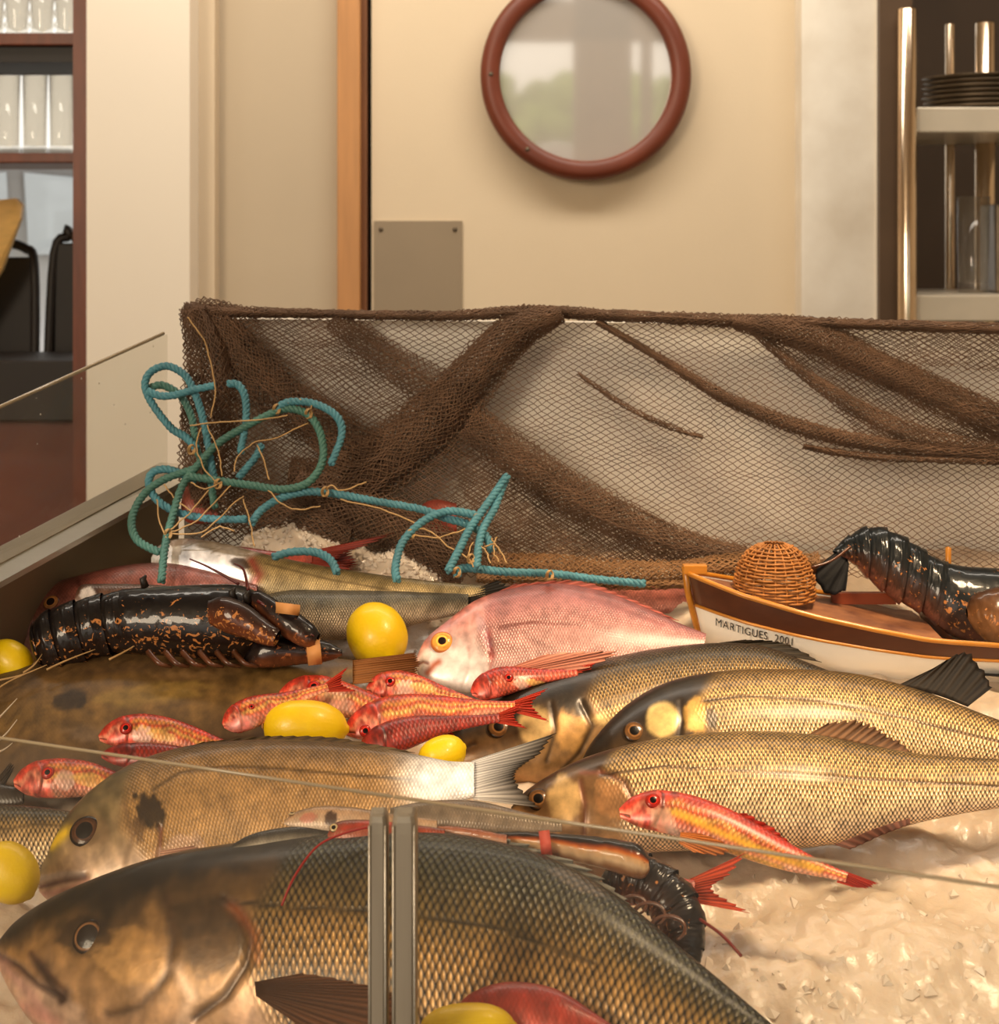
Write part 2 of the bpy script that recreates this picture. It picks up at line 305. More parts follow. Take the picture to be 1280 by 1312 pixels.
# ---- left opening: bar shelves, window, street
struct(box('window_1', (W0(107, 3.22), 3.14, 0), (W0(134.5, 3.14), 3.3, 2.95), M['mahogany']))
rack = thing('bar_shelves', at(40, 1200, 3.3)*[1, 1, 0], 'mahogany bar shelves with glassware in front of the window', 'shelving')
for y0, y1 in ((42, 58), (196, 209)): pbox('shelf', -900, y0, 107, y1, 3.28, .3, M['mahogany'], rack, .003)
pbox('shelf_underside', -900, 60, 107, 80, 3.3, .26, M['dark'], rack)
zb1 = Z0(196, 3.28)+.002; zb0 = Z0(42, 3.28)+.002
for i, px in enumerate((-24, 10, 45, 79, 112)):
    tumbler('tall_glass', (W0(px, 3.37), 3.37, zb1), .027, .172, ('tall tumbler cut by the left picture edge, middle bar shelf', 'tall tumbler at the left edge on the middle bar shelf', 'tall tumbler third from the mahogany post, middle shelf', 'tall tumbler second from the mahogany post, middle shelf', 'tall tumbler nearest the mahogany post, half hidden, middle shelf')[i], 'tall tumblers on the middle bar shelf')
for i, px in enumerate((-10, 22, 54, 86)):
    o = lathe('cut_glass', [(.0001, 0), (.024, .0), (.027, .006), (.022, .014), (.028, .026), (.023, .038), (.029, .05), (.024, .064), (.031, .1), (.028, .1), (.02, .02), (.0001, .012)], (W0(px, 3.37), 3.37, zb0), M['tumbler'], None, 12)
    tag(o, ('small ribbed glass cut by the left edge, top bar shelf', 'ribbed glass third from the mahogany post, top bar shelf', 'ribbed glass second from the mahogany post, top bar shelf', 'ribbed glass nearest the mahogany post, top bar shelf')[i], 'glass', 'ribbed glasses on the top bar shelf')
pane = struct(pbox('window_2', -700, -260, 110, 330, 3.75, .006, glassmat('window pane', (1, 1, 1), .6)))
pc = thing('bar_cabinet', at(50, 1200, 3.25)*[1, 1, 0], 'red-brown wooden bar cabinet with a dark top behind the side glass', 'cabinet')
box('body', (-2.2, 3.24, 0), (W0(134, 3.24), 3.45, Z0(540, 3.24)), mat('red brown cabinet', (120, 62, 44), .45, var=.12, vscale=5), pc)
box('dark_top', (-2.2, 3.2, Z0(540, 3.2)), (W0(116, 3.2), 3.46, Z0(462, 3.2)), M['dark'], pc, .004)
# chair backs silhouetted in the window
for (x0, x1, yt, lb) in ((-60, 44, 318, 'dark curved wooden chair back at far left before the window'), (60, 101, 300, 'dark wooden chair back beside the mahogany window post')):
    ch = thing('chair', at((x0+x1)/2, 462, 3.5), lb, 'chair'); a, b = at(x0, 520, 3.5), at(x1, yt, 3.5)
    P = cr([(a[0], 3.5, a[2]), (a[0]+.01, 3.52, b[2]-.05), (a[0]+.04, 3.53, b[2]-.005), ((a[0]+b[0])/2, 3.53, b[2]+.012), (b[0]-.03, 3.53, b[2]), (b[0]-.005, 3.52, b[2]-.05), (b[0], 3.5, a[2])], np.linspace(0, 6, 30))
    tube('back_frame', P, .011, M['dark'], ch)
    box('seat', (a[0], 3.49, .44), (b[0], 3.78, .47), M['dark'], ch, .004)
    for lx in (a[0]+.015, b[0]-.015):
        box('leg', (lx-.012, 3.488, 0), (lx+.012, 3.512, a[2]), M['dark'], ch); box('leg', (lx-.012, 3.75, 0), (lx+.012, 3.775, .44), M['dark'], ch)
    box('backrest', (a[0]+.01, 3.515, a[2]), (b[0]-.01, 3.53, b[2]-.02), M['dark'], ch, .004)
br = thing('wooden_board', at(5, 340, 3.4), 'pale wooden board leaning on the dark bar top at far left', 'board')
q = [at(-60, 262, 3.36), at(20, 254, 3.36), at(28, 262, 3.36), at(26, 280, 3.36), at(2, 345, 3.38), at(-60, 452, 3.4)]
V = q+[p+np.array([0, .018, 0]) for p in q]
mesh('board', V, [(0, 1, 2, 3, 4, 5), (11, 10, 9, 8, 7, 6)]+[(i, i+6, (i+1) % 6+6, (i+1) % 6) for i in range(6)], mat('pale ash wood', (226, 180, 104), .5, var=.1, stretch=(3, 3, 10)), br, smooth=False)
# street: pavement, parked cars, hedge (seen through the window and in the mirror)
struct(box('ground', (-14, -22, -.14), (14, 22, -.11), mat('pale pavement', (176, 168, 156), .8)))
def car(name, c, L_, label, body, heading=0.0, tall=1.45, zb=-.1):
    t = thing(name, (c[0], c[1], zb), label, 'car'); W_ = .86
    prof = [(-.5, .35), (-.49, .62), (-.36, .82), (-.2, .95), (-.06, 1.35), (.14, tall), (.34, 1.38), (.46, 1.0), (.5, .8), (.5, .35)]
    u = cr([(p[0], p[1]) for p in prof], np.linspace(0, len(prof)-1, 46)); n = len(u)
    rows = []
    for sgn, wx in ((-1, W_), (-.8, W_+.02), (0, W_+.02), (.8, W_+.02), (1, W_)):
        for (x, z) in u:
            nar = 1-.16*max(0, (z-.9)/.5); rows.append((x*L_, sgn*W_*nar, z if abs(sgn) < 1 else .35+(z-.35)*.985))
    V = np.array(rows); Fq = gridf(5, n); R = np.array([[math.cos(heading), -math.sin(heading), 0], [math.sin(heading), math.cos(heading), 0], [0, 0, 1]])
    tr = lambda v: np.asarray(v)@R.T+np.array([c[0], c[1], zb])
    fs = [tuple(f) for f in Fq]+[tuple(range(n)), tuple(4*n+i for i in range(n))[::-1]]
    mesh('body', tr(V), fs, body, t)
    gm = M['carglass']
    for sgn in (-1, 1):
        for xs in (((-.17, .96), (-.045, 1.3), (.1, 1.36), (.1, .96)), ((.12, .96), (.12, 1.36), (.31, 1.3), (.4, .98))):
            pts = [(x*L_, sgn*(W_*(1-.16*max(0, (z-.9)/.5))+.012), z) for x, z in xs]; mesh('side_window', tr(pts), [(0, 1, 2, 3)], gm, t, smooth=False)
        for wx in (-.32, .32):
            V2, F2 = lathe_vf([(.0001, .1), (.2, .1), (.31, .09), (.33, .02), (.33, -.1), (.0001, -.1)], (0, 0, 0), 24, (0, sgn, 0)); mesh('wheel', tr(V2+np.array([wx*L_, sgn*(W_-.08), .33])), F2, M['black'], t)
        V2, F2 = lathe_vf([(.0001, .05), (.07, .04), (.1, 0)], (0, 0, 0), 16, (1, 0, 0)); mesh('tail_light', tr(V2+np.array([.49*L_, sgn*.62, .85])), F2, M['redlight'], t)
    return t
M['carglass'] = mat('car window glass', (196, 206, 214), .15, metal=.0, var=.05); M['redlight'] = mat('red car lamp', (200, 50, 40), .3)
cw = mat('white car paint', (232, 236, 240), .3, var=.02, coat=.6)
car('parked_car', (-3.1, 8.0), 4.1, 'white parked car seen through the bar window', mat('pale blue white car paint', (228, 232, 240), .3, var=.02, coat=.6), .5, 1.5, .42)
struct(box('pavement', (-9, 6.2, -.12), (-.5, 11, .42), mat('raised street', (170, 164, 150), .8)))
car('parked_car', (.0, -10.6), 4.3, 'white car outside, reflected in the round mirror', mat('white van paint', (236, 236, 238), .3, var=.02), 0, 1.9)
hd = MB()
for i in range(700):
    c = np.array([random.uniform(-4, 6), random.uniform(-13.6, -12.6), random.uniform(.2, 2.5)]); r = random.uniform(.18, .3)
    V, Fq = lathe_vf([(.001, -r), (r*.8, -r*.5), (r, 0), (r*.75, r*.6), (.001, r)], c, 6, (random.uniform(-1, 1), random.uniform(-1, 1), 1)); hd.add(V, Fq)
o = hd.build('hedge', mat('sunlit hedge leaves', (150, 178, 84), .8, var=.3, vscale=2)); tag(o, 'green hedge across the street, reflected in the round mirror', 'hedge')
sf = thing('storefront_frame', (.55, -2.5, 0), 'pale storefront frame reflected in the round mirror', 'frame')
fm = mat('pale grey shopfront paint', (188, 176, 164), .6)
box('pillar', (.42, -2.6, 0), (.74, -2.4, 2.95), fm, sf); box('mullion', (.80, -2.55, 0), (.86, -2.45, 2.95), fm, sf); box('mullion', (-.05, -2.55, 0), (.0, -2.45, 2.95), fm, sf)
box('lintel', (-3, -2.6, 2.28), (2.3, -2.4, 2.5), fm, sf)

# ------------------------------------------------------------------ the counter
BL, FL, FR, BR = np.array([-.372, 1.70]), np.array([-.586, 1.126]), np.array([.95, .50]), np.array([.95, 1.70])
def bedz(x, y): return CZ-.527+.3184*(y-1.05)
cn = thing('display_counter', (.2, 1.2, 0), 'stainless steel fish counter with a tall pale back panel', 'counter')
def wallseg(name, a, b, z0a, z1a, z0b, z1b, th, mt, par):
    """upright slab between plan points a and b, th thick to the left of a->b"""
    d = (b-a)/np.linalg.norm(b-a); nn = np.array([-d[1], d[0]])*th
    V = [(*a, z0a), (*b, z0b), (*b, z1b), (*a, z1a)]; V += [(p[0]+nn[0], p[1]+nn[1], p[2]) for p in V]
    return mesh(name, V, [(0, 1, 2, 3), (7, 6, 5, 4), (0, 4, 5, 1), (1, 5, 6, 2), (2, 6, 7, 3), (3, 7, 4, 0)], mt, par, smooth=False)
# side rim: top follows the picture's sloping edge
ra, rb = at(197, 616, 1.66), at(0, 722, 1.45)
sl = (rb-ra)/(ra[1]-rb[1]); rc = ra+sl*(ra[1]-1.10); rA = ra-sl*(.04)
wallseg('rim', rA[:2]+[.034, 0], rc[:2]+[.034, 0], rA[2]-.004, rA[2]+.0015, rc[2]-.004, rc[2]+.0015, -.066, M['steel'], cn)
wallseg('side_wall', rA[:2], rc[:2], .6, rA[2], .6, rc[2], -.032, mat('dull counter steel', (150, 136, 112), .4, metal=.55, var=.1), cn)
base = mat('counter base', (120, 110, 96), .5, metal=.4)
wallseg('base_front', FL-[.02, .0], FR, 0, .84, 0, .68, -.02, base, cn)
wallseg('base_side', BL-[.03, 0], FL-[.0, 0], 0, .9, 0, .84, -.02, base, cn)
# back panel
pTL, pTR = at(236, 408, 1.715), at(1340, 424, 1.70)
a_, b_ = np.array([pTL[0], 1.715]), np.array([1.0, 1.70])
wallseg('back_panel', a_, b_, .8, pTL[2], .8, at(1340, 424, 1.7)[2], .03, M['panel'], cn)
wallseg('tray_bottom', np.array([-.45, 1.1]), np.array([.95, 1.1]), .60, .66, .60, .66, .6, base, cn)
# side glass
g0, g1 = at(229, 427, 1.66), at(0, 531, 1.46); sg_ = (g1-g0)/(g0[1]-g1[1]); g2 = g0+sg_*(g0[1]-1.12)
go = -.012
sgl = thing('side_glass', (rc+ra)/2, 'sloping clear glass side screen on the left rim of the counter', 'glass screen')
wallseg('pane', g0[:2]+[go, 0], g2[:2]+[go, 0], ra[2], g0[2]-.001, rc[2], g2[2]-.001, -.008, M['glass_side'], sgl)
V, = [np.array([g0+[go-.004, 0, 0], g2+[go-.004, 0, 0]])]; tube('edge', np.linspace(V[0], V[1], 4), .0018, M['glass_edge'], sgl, 6)
# front glass, two panes and two steel clamps
zt = CZ-.324; eL = np.array([-.326, 1.02]); eR = np.array([.251, .785]); eD = (eR-eL)/np.linalg.norm(eR-eL)
def gp(px):   # plan point on the glass line seen at column px
    k = (px-CX)/F; t_ = (k*eL[1]-eL[0])/(eD[0]-k*eD[1]); return eL+eD*t_
for nm, p0, p1, lb in (('front_glass', FL, gp(503), 'left front glass screen, top edge crossing the bream'), ('front_glass', gp(506), gp(1750), 'right front glass screen, top edge crossing the ice')):
    t = thing(nm, (*((p0+p1)/2), .85), lb, 'glass screen')
    wallseg('pane', p0, p1, .85, zt-.001, .72, zt-.001, -.006, M['glass'], t)
    P = np.linspace([*p0, zt], [*p1, zt], 5); P[:, 1] -= .003; tube('top_edge', P, .0011, M['glass_edge'], t, 6)
for px, wd, lb in ((485.5, 24, 'left upright brushed steel glass clamp at the pane joint'), (519, 32, 'right upright brushed steel glass clamp at the pane joint')):
    c = gp(px); d = c[1]-.006; wm = wd/F*d; z1 = CZ+(HY-1040)/F*d
    t = thing('glass_clamp', (c[0], d, .8), lb, 'clamp')
    V = []; prof = [(-.5, -.0), (-.46, -.004), (-.3, -.006), (.3, -.006), (.46, -.004), (.5, 0), (.5, .012), (-.5, .012)]
    for z, s in ((.8, 1), (z1-.011, 1), (z1-.0045, .95), (z1-.0012, .82), (z1, .6)): V += [(c[0]+x*wm*s, d+y*s, z) for x, y in prof]
    n = len(prof); fs = [tuple(f) for f in gridf(5, n, True)]+[tuple(range(n))[::-1], tuple(4*n+i for i in range(n))]
    mesh('strip', V, fs, mat('brushed grey steel', (172, 162, 146), .45, metal=.35, var=.1, stretch=(20, 20, 1), vscale=6), t, smooth=False)
    tube('rounded_edge', [(c[0]+wm*.42, d-.006, .8), (c[0]+wm*.42, d-.006, z1-.006)], .0008, M['steel'], t, 6)
    tube('rounded_edge', [(c[0]-wm*.42, d-.006, .8), (c[0]-wm*.42, d-.006, z1-.006)], .0008, M['steel'], t, 6)

# ------------------------------------------------------------------ ice
MOUNDS = [(at(365, 690, 1.6), .085, .075, .04), (at(520, 735, 1.585), .055, .06, .04), (at(1180, 1120, 1.12), .018, .12, .05), (at(1230, 1260, .97), .03, .10, .05), (at(1040, 1180, 1.08), .006, .05, .04)]
def iceh(X, Y):
    Z = bedz(X, Y)-.016
    for c, h, rx, ry in MOUNDS:
        if c[1] > 1.5: h = max(0, c[2]-(bedz(0, c[1])-.016)+.014)
        Z = Z+h*np.exp(-((X-c[0])/rx)**2-((Y-c[1])/ry)**2)
    return Z+(fbm(X*24, Y*24, 3, 3)-.5)*.022+(fbm(X*80, Y*80, 7, 3)-.5)*.006+(vn(X*150, Y*150, 9)-.5)*.0030
gx, gy = np.arange(-.62, .95, .0036), np.arange(.5, 1.70, .0036)
X, Y = np.meshgrid(gx, gy, indexing='ij'); Z = iceh(X, Y)
V = np.stack([X, Y, Z], -1).reshape(-1, 3); Fq = gridf(len(gx), len(gy)); cc = V[Fq].mean(1)
left_x = rc[0]+(cc[:, 1]-1.10)*(ra[0]-rc[0])/(ra[1]-1.10)
okk = (cc[:, 0] > left_x-.012) & ((cc[:, 0]-FL[0])*(FR[1]-FL[1])-(cc[:, 1]-FL[1])*(FR[0]-FL[0]) < -.012*1.5)
ice = thing('ice_bed', (.2, 1.2, .9), 'bed of crushed ice filling the fish counter', 'ice')
mesh('ice_surface', V, Fq[okk][:, ::-1], M['ice'], ice)
chips = MB()
def chip(c, r):
    V = np.array([(1, 0, 0), (-1, 0, 0), (0, 1, 0), (0, -1, 0), (0, 0, 1), (0, 0, -1), (.6, .6, .5), (-.6, -.5, .6)])*r
    V = V*np.array([random.uniform(.6, 1.2) for _ in range(3)])+np.random.default_rng(random.randrange(99999)).normal(0, r*.15, (8, 3))
    fs = [(0, 6, 4), (6, 2, 4), (2, 1, 4), (1, 7, 4), (7, 3, 4), (3, 0, 4), (0, 2, 6), (2, 0, 5), (1, 2, 5), (3, 1, 5), (0, 3, 5), (1, 3, 7)]
    a = random.uniform(0, 6); R = np.array([[math.cos(a), -math.sin(a), 0], [math.sin(a), math.cos(a), 0], [0, 0, 1]]); chips.add(V@R.T+c, fs)
for c, h, rx, ry in MOUNDS[:2]:
    for _ in range(420):
        x = c[0]+random.gauss(0, rx*.75); y = c[1]+random.gauss(0, ry*.5)-.01
        if y < 1.68: chip(np.array([x, y, float(iceh(np.array([x]), np.array([y]))[0])]), random.uniform(.002, .0048))
for _ in range(260):
    px = random.uniform(900, 1290); py = random.uniform(1060, 1320); d = bedd(py)-.02; p = at(px, py, d)
    if (p[0]-FL[0])*(FR[1]-FL[1])-(p[1]-FL[1])*(FR[0]-FL[0]) < -.03: chip(np.array([p[0], p[1], float(iceh(p[:1], p[1:2])[0])-.003]), random.uniform(.003, .0065))
o = chips.build('ice_chips', mat('bright ice grains', (232, 218, 202), .3, var=.04, coat=.2), ice, smooth=False); o['kind'] = 'stuff'

# ------------------------------------------------------------------ body builder (fish, lobster pieces)
def plane(px, py, d, tilt, yaw=0):
    t_, y_ = math.radians(tilt), math.radians(yaw)
    ex = np.array([math.cos(y_), -math.sin(y_), 0]); uh = np.array([math.sin(y_), math.cos(y_), 0]); u = uh*math.cos(t_)+np.array([0, 0, math.sin(t_)])
    return at(px, py, d), np.cross(ex, u), u
def onp(pl, px, py, off=0.0):
    px, py = np.asarray(px, float), np.asarray(py, float); r = np.stack([(px-CX)/F, np.ones_like(px), (HY-py)/F], -1); O = np.array([0, 0, CZ])
    return O+r*((np.dot(pl[0]-O, pl[1])+off)/(r@pl[1]))[..., None]
def segd(X, Y, pts):
    D = np.full(X.shape, 1e9)
    for (a, b), (c, d) in zip(pts[:-1], pts[1:]):
        vx, vy = c-a, d-b; t = np.clip(((X-a)*vx+(Y-b)*vy)/(vx*vx+vy*vy+1e-9), 0, 1); D = np.minimum(D, np.hypot(X-a-t*vx, Y-b-t*vy))
    return D
def body(name, st, pl, ratio, grad, mt, parent, nu=160, nv=60, head=None, hs=.25, gill=None, marks=(), scale=.0022, sc=1.0, noise=.2, seed=1, mouth=None, bumpy=0, power=1.0, scs=.02, gl2=True, lowspeck=False):
    st = np.asarray(st, float); K = len(st); s = np.linspace(0, 1, nu); s = s-.06*np.sin(2*math.pi*s)*.8
    Q = cr(st, s*(K-1)); D = onp(pl, Q[:, 0], Q[:, 1]); Vv = onp(pl, Q[:, 2], Q[:, 3]); c = (D+Vv)/2; a = np.linalg.norm(D-Vv, axis=1)/2+1e-5; u = (D-Vv)/(2*a[:, None])
    n = pl[1]; b = a*np.interp(s, np.linspace(0, 1, len(ratio)), ratio)
    r = c-np.array([0, 0, CZ]); r /= np.linalg.norm(r, axis=1)[:, None]
    wv = u-np.sum(u*r, 1)[:, None]*r; wl = np.linalg.norm(wv, axis=1); wv /= wl[:, None]
    e = a*wl; nb = b*(wv@n); a2 = np.sqrt(np.maximum(e*e-nb*nb, (.45*e)**2))/wl
    nf = int(nv*.72); th = np.concatenate([np.linspace(0, math.pi, nf, endpoint=False), np.linspace(math.pi, 2*math.pi, nv-nf, endpoint=False)])
    ct, sn = np.cos(th), np.sin(th); sp = np.sign(sn)*np.abs(sn)**power
    P = c[:, None]+u[:, None]*(a2[:, None]*ct)[:, :, None]+n*(b[:, None]*sp)[:, :, None]
    NN = u[:, None]*(ct/a2[:, None])[:, :, None]+n*(sn/(b[:, None]+1e-6))[:, :, None]; NN /= np.linalg.norm(NN, axis=2)[:, :, None]+1e-9
    s2 = np.repeat(s[:, None], nv, 1); v2 = np.repeat(ct[None], nu, 0)
    lenm = np.concatenate([[0], np.cumsum(np.linalg.norm(np.diff(c, axis=0), axis=1))]); L2 = np.repeat(lenm[:, None], nv, 1)
    arc = (th[None]/math.pi-.5)*a2[:, None]*1.25; Ls = lenm[-1]
    g = sorted(grad, key=lambda q: q[0]); gv = [q[0] for q in g]; gc = np.array([lin(q[1]) for q in g])
    nz = fbm(L2/Ls*9+seed, arc/Ls*9+3, seed); vv = v2+(nz-.5)*noise*1.4
    col = np.stack([np.interp(vv, gv, gc[:, k]) for k in range(3)], -1)
    alpha = np.full(s2.shape, float(sc))
    if head is not None:
        h = sorted(head, key=lambda q: q[0]); hv = [q[0] for q in h]; hc = np.array([lin(q[1]) for q in h])
        n2 = fbm(L2/Ls*24+seed, arc/Ls*24+5, seed+9); v3 = v2+(n2-.5)*noise*2.5
        hcol = np.stack([np.interp(v3, hv, hc[:, k]) for k in range(3)], -1)*(1+(fbm(L2/Ls*55, arc/Ls*55, seed+2)-.5)*noise*3)[..., None]
        m_ = 1-sst(s2-.06*np.abs(v2), hs-scs, hs+scs); col = col*(1-m_[..., None])+hcol*m_[..., None]; alpha *= 1-m_
    col *= (1+(fbm(L2/Ls*40, arc/Ls*40, seed+4)-.5)*noise*2)[..., None]
    if lowspeck: alpha = alpha*sst(-v2, -.35, .35)
    disp = np.zeros(s2.shape); bm = b.max()
    if gill:
        for gs, dep in (((gill, .10), (gill*.68, .05)) if gl2 else ((gill, .07),)):
            sg = gs+.035*np.sqrt(np.maximum(0, 1-v2**2))-.02*np.maximum(0, -v2)
            disp += bm*dep*(sst(s2, sg-.12, sg-.015)-1.6*sst(s2, sg-.012, sg+.006)+.6*sst(s2, sg+.006, sg+.1))*(np.abs(v2) < .93)
            ln = np.exp(-((s2-sg-.002)/.006)**2)*(np.abs(v2) < .85); col *= (1-.65*ln)[..., None]
    if mouth:
        ms, mv = mouth; ln = np.exp(-((v2-mv+ (s2/ms)*.35)/.09)**2)*(s2 < ms); col *= (1-.75*ln)[..., None]; disp -= ln*bm*.12
    if bumpy: disp += (fbm(L2*400, arc*400, seed, 3)-.5)*bumpy
    X2, Y2 = project(P.reshape(-1, 3)); X2 = X2.reshape(s2.shape); Y2 = Y2.reshape(s2.shape)
    for mk in marks:
        if mk[0] == 'e':
            _, cx, cy, rx, ry, ang, rgb, al, rag = mk[:9]; ca, sa = math.cos(math.radians(ang)), math.sin(math.radians(ang))
            dx, dy = X2-cx, Y2-cy; q = np.hypot((dx*ca+dy*sa)/rx, (-dx*sa+dy*ca)/ry)+(fbm(X2/max(3, rx*.35), Y2/max(3, ry*.35), 5)-.5)*rag
            k_ = (1-sst(q, .75, 1.1))*al; dp = mk[9] if len(mk) > 9 else 0
        else:
            _, pts, wd, rgb, al = mk[:5]; k_ = np.exp(-(segd(X2, Y2, pts)/wd)**2)*al; dp = mk[5]*.5 if len(mk) > 5 else 0
        k_ = k_*(sn > 0)[None]
        col = col*(1-k_[..., None])+lin(rgb)*k_[..., None]; alpha = alpha*(1-k_*.7); disp += dp*k_
    P = P+NN*disp[..., None]
    V = P.reshape(-1, 3); rgba = np.concatenate([np.clip(col, 0, 1), alpha[..., None]], -1).reshape(-1, 4)
    uv = np.stack([L2/scale, arc/scale*1.15], -1).reshape(-1, 2)
    Fq = gridf(nu, nv, True)[:, ::-1]
    o = mesh(name, V, Fq, mt, parent, rgba, uv)
    def surf(px, py):
        d_ = np.hypot(X2-px, Y2-py)+1e6*(sn <= 0.02)[None]; i = np.unravel_index(np.argmin(d_), d_.shape); return P[i], NN[i]
    return o, surf
def eye(surf, px, py, rp, parent, iris=(190, 140, 60), pupil=(12, 10, 8), rim=(60, 40, 25), pr=.48, bulge=.35, sq=1.0):
    p, n = surf(px, py); r = rp/F*p[1]; n = n*.75+np.array([0, -1, .25])*.25; n /= np.linalg.norm(n)
    K, J = 16, 28; q = np.linspace(0, 1, K); prof = np.stack([r*q+1e-6, r*bulge*np.sqrt(np.maximum(0, 1-q*q*.98))-r*.02], -1)
    V, Fq = lathe_vf(prof, p, J, n); Q = np.repeat(q[:, None], J, 1).ravel(); A = np.tile(np.arange(J), K)/J*6.28
    ic = lin(iris)*(1+(vn(A*3, Q*5, int(px))-.5)[:, None]*.5)*np.where(Q < pr+.1, 1.9, 1.0)[:, None]; col = np.where((Q < pr)[:, None], lin(pupil), np.where((Q < .86)[:, None], ic, lin(rim)))
    return mesh('eye', V, Fq, M['eye'], parent, np.concatenate([col, np.ones((len(col), 1))], 1))
def fin(name, parent, pl, base, edge, rgb, off=0.0, rays=14, serr=.07, dark=.55, tip=None, lift=0.0, thick=.0007, nk=10, spiny=0):
    nt_ = rays*4+1; t = np.linspace(0, 1, nt_); B = cr(base, t*(len(base)-1)); E = cr(edge, t*(len(edge)-1)); ph = np.cos(t*rays*2*math.pi)
    sc_ = 1+serr*(ph-1)*.5+(vn(t*9, t*0, int(base[0][0]))-.5)*serr; kk = np.linspace(0, 1, nk)
    Pp = B[None]+(E-B)[None]*(kk[:, None]*np.where(kk[:, None] > .5, sc_[None]**1, 1))[..., None]
    offs = off+kk[:, None]*lift+ph[None]*.0006*(.4+kk[:, None])+(vn(t*5, t*0+2, 3)-.5)[None]*.006*kk[:, None]
    P = onp(pl, Pp[..., 0], Pp[..., 1], offs)
    c0 = lin(rgb); c1 = lin(tip) if tip is not None else c0*.8
    col = (c0[None, None]*(1-kk[:, None, None])+c1[None, None]*kk[:, None, None])*np.where(ph > 0, 1.15, dark)[None, :, None]*(1+(vn(t*40, t*0, 8)-.5)*.3)[None, :, None]
    Fq = gridf(nk, nt_); cc_ = np.concatenate([np.clip(col, 0, 1), np.ones(col.shape[:2]+(1,))], -1).reshape(-1, 4)
    V = P.reshape(-1, 3); m = len(V); V2 = np.vstack([V, V-pl[1]*thick]); F2 = np.vstack([Fq, Fq[:, ::-1]+m])
    bd = np.concatenate([np.arange(nt_), np.arange(1, nk)*nt_+nt_-1, (nk-1)*nt_+np.arange(nt_-2, -1, -1), np.arange(nk-2, 0, -1)*nt_]); b2 = np.roll(bd, -1)
    F2 = np.vstack([F2, np.stack([bd, bd+m, b2+m, b2], -1)])
    return mesh(name, V2, F2, M['fin'], parent, np.vstack([cc_, cc_]))
def axis_st(ax, hh):
    """stations from an axis polyline and half heights (pixels)"""
    n = len(hh); A = cr(ax, np.linspace(0, len(ax)-1, n)); T = np.gradient(A, axis=0); T /= np.linalg.norm(T, axis=1)[:, None]; N_ = np.stack([T[:, 1], -T[:, 0]], -1)
    if N_[:, 1].mean() > 0: N_ = -N_
    h = np.asarray(hh)[:, None]; return np.concatenate([A+N_*h, A-N_*h], 1)
def tri(a): return [np.array(v) for v in a]

# ------------------------------------------------------------------ fish
def dep(pl, px, py, off): return float(onp(pl, px, py, off)[1])
def start(name, pl, label, cat, group=None): return thing(name, pl[0], label, cat, group)
BASS = [(1, (52, 44, 26)), (.55, (92, 76, 42)), (.25, (176, 142, 88)), (-.2, (214, 178, 126)), (-.7, (232, 204, 166)), (-1, (236, 212, 184))]
BASS_H = [(1, (40, 32, 20)), (.5, (74, 56, 34)), (.1, (150, 116, 70)), (-.3, (186, 146, 96)), (-.7, (206, 168, 136)), (-1, (214, 180, 160))]
RB = [.3, .5, .52, .5, .48, .42, .36, .34]
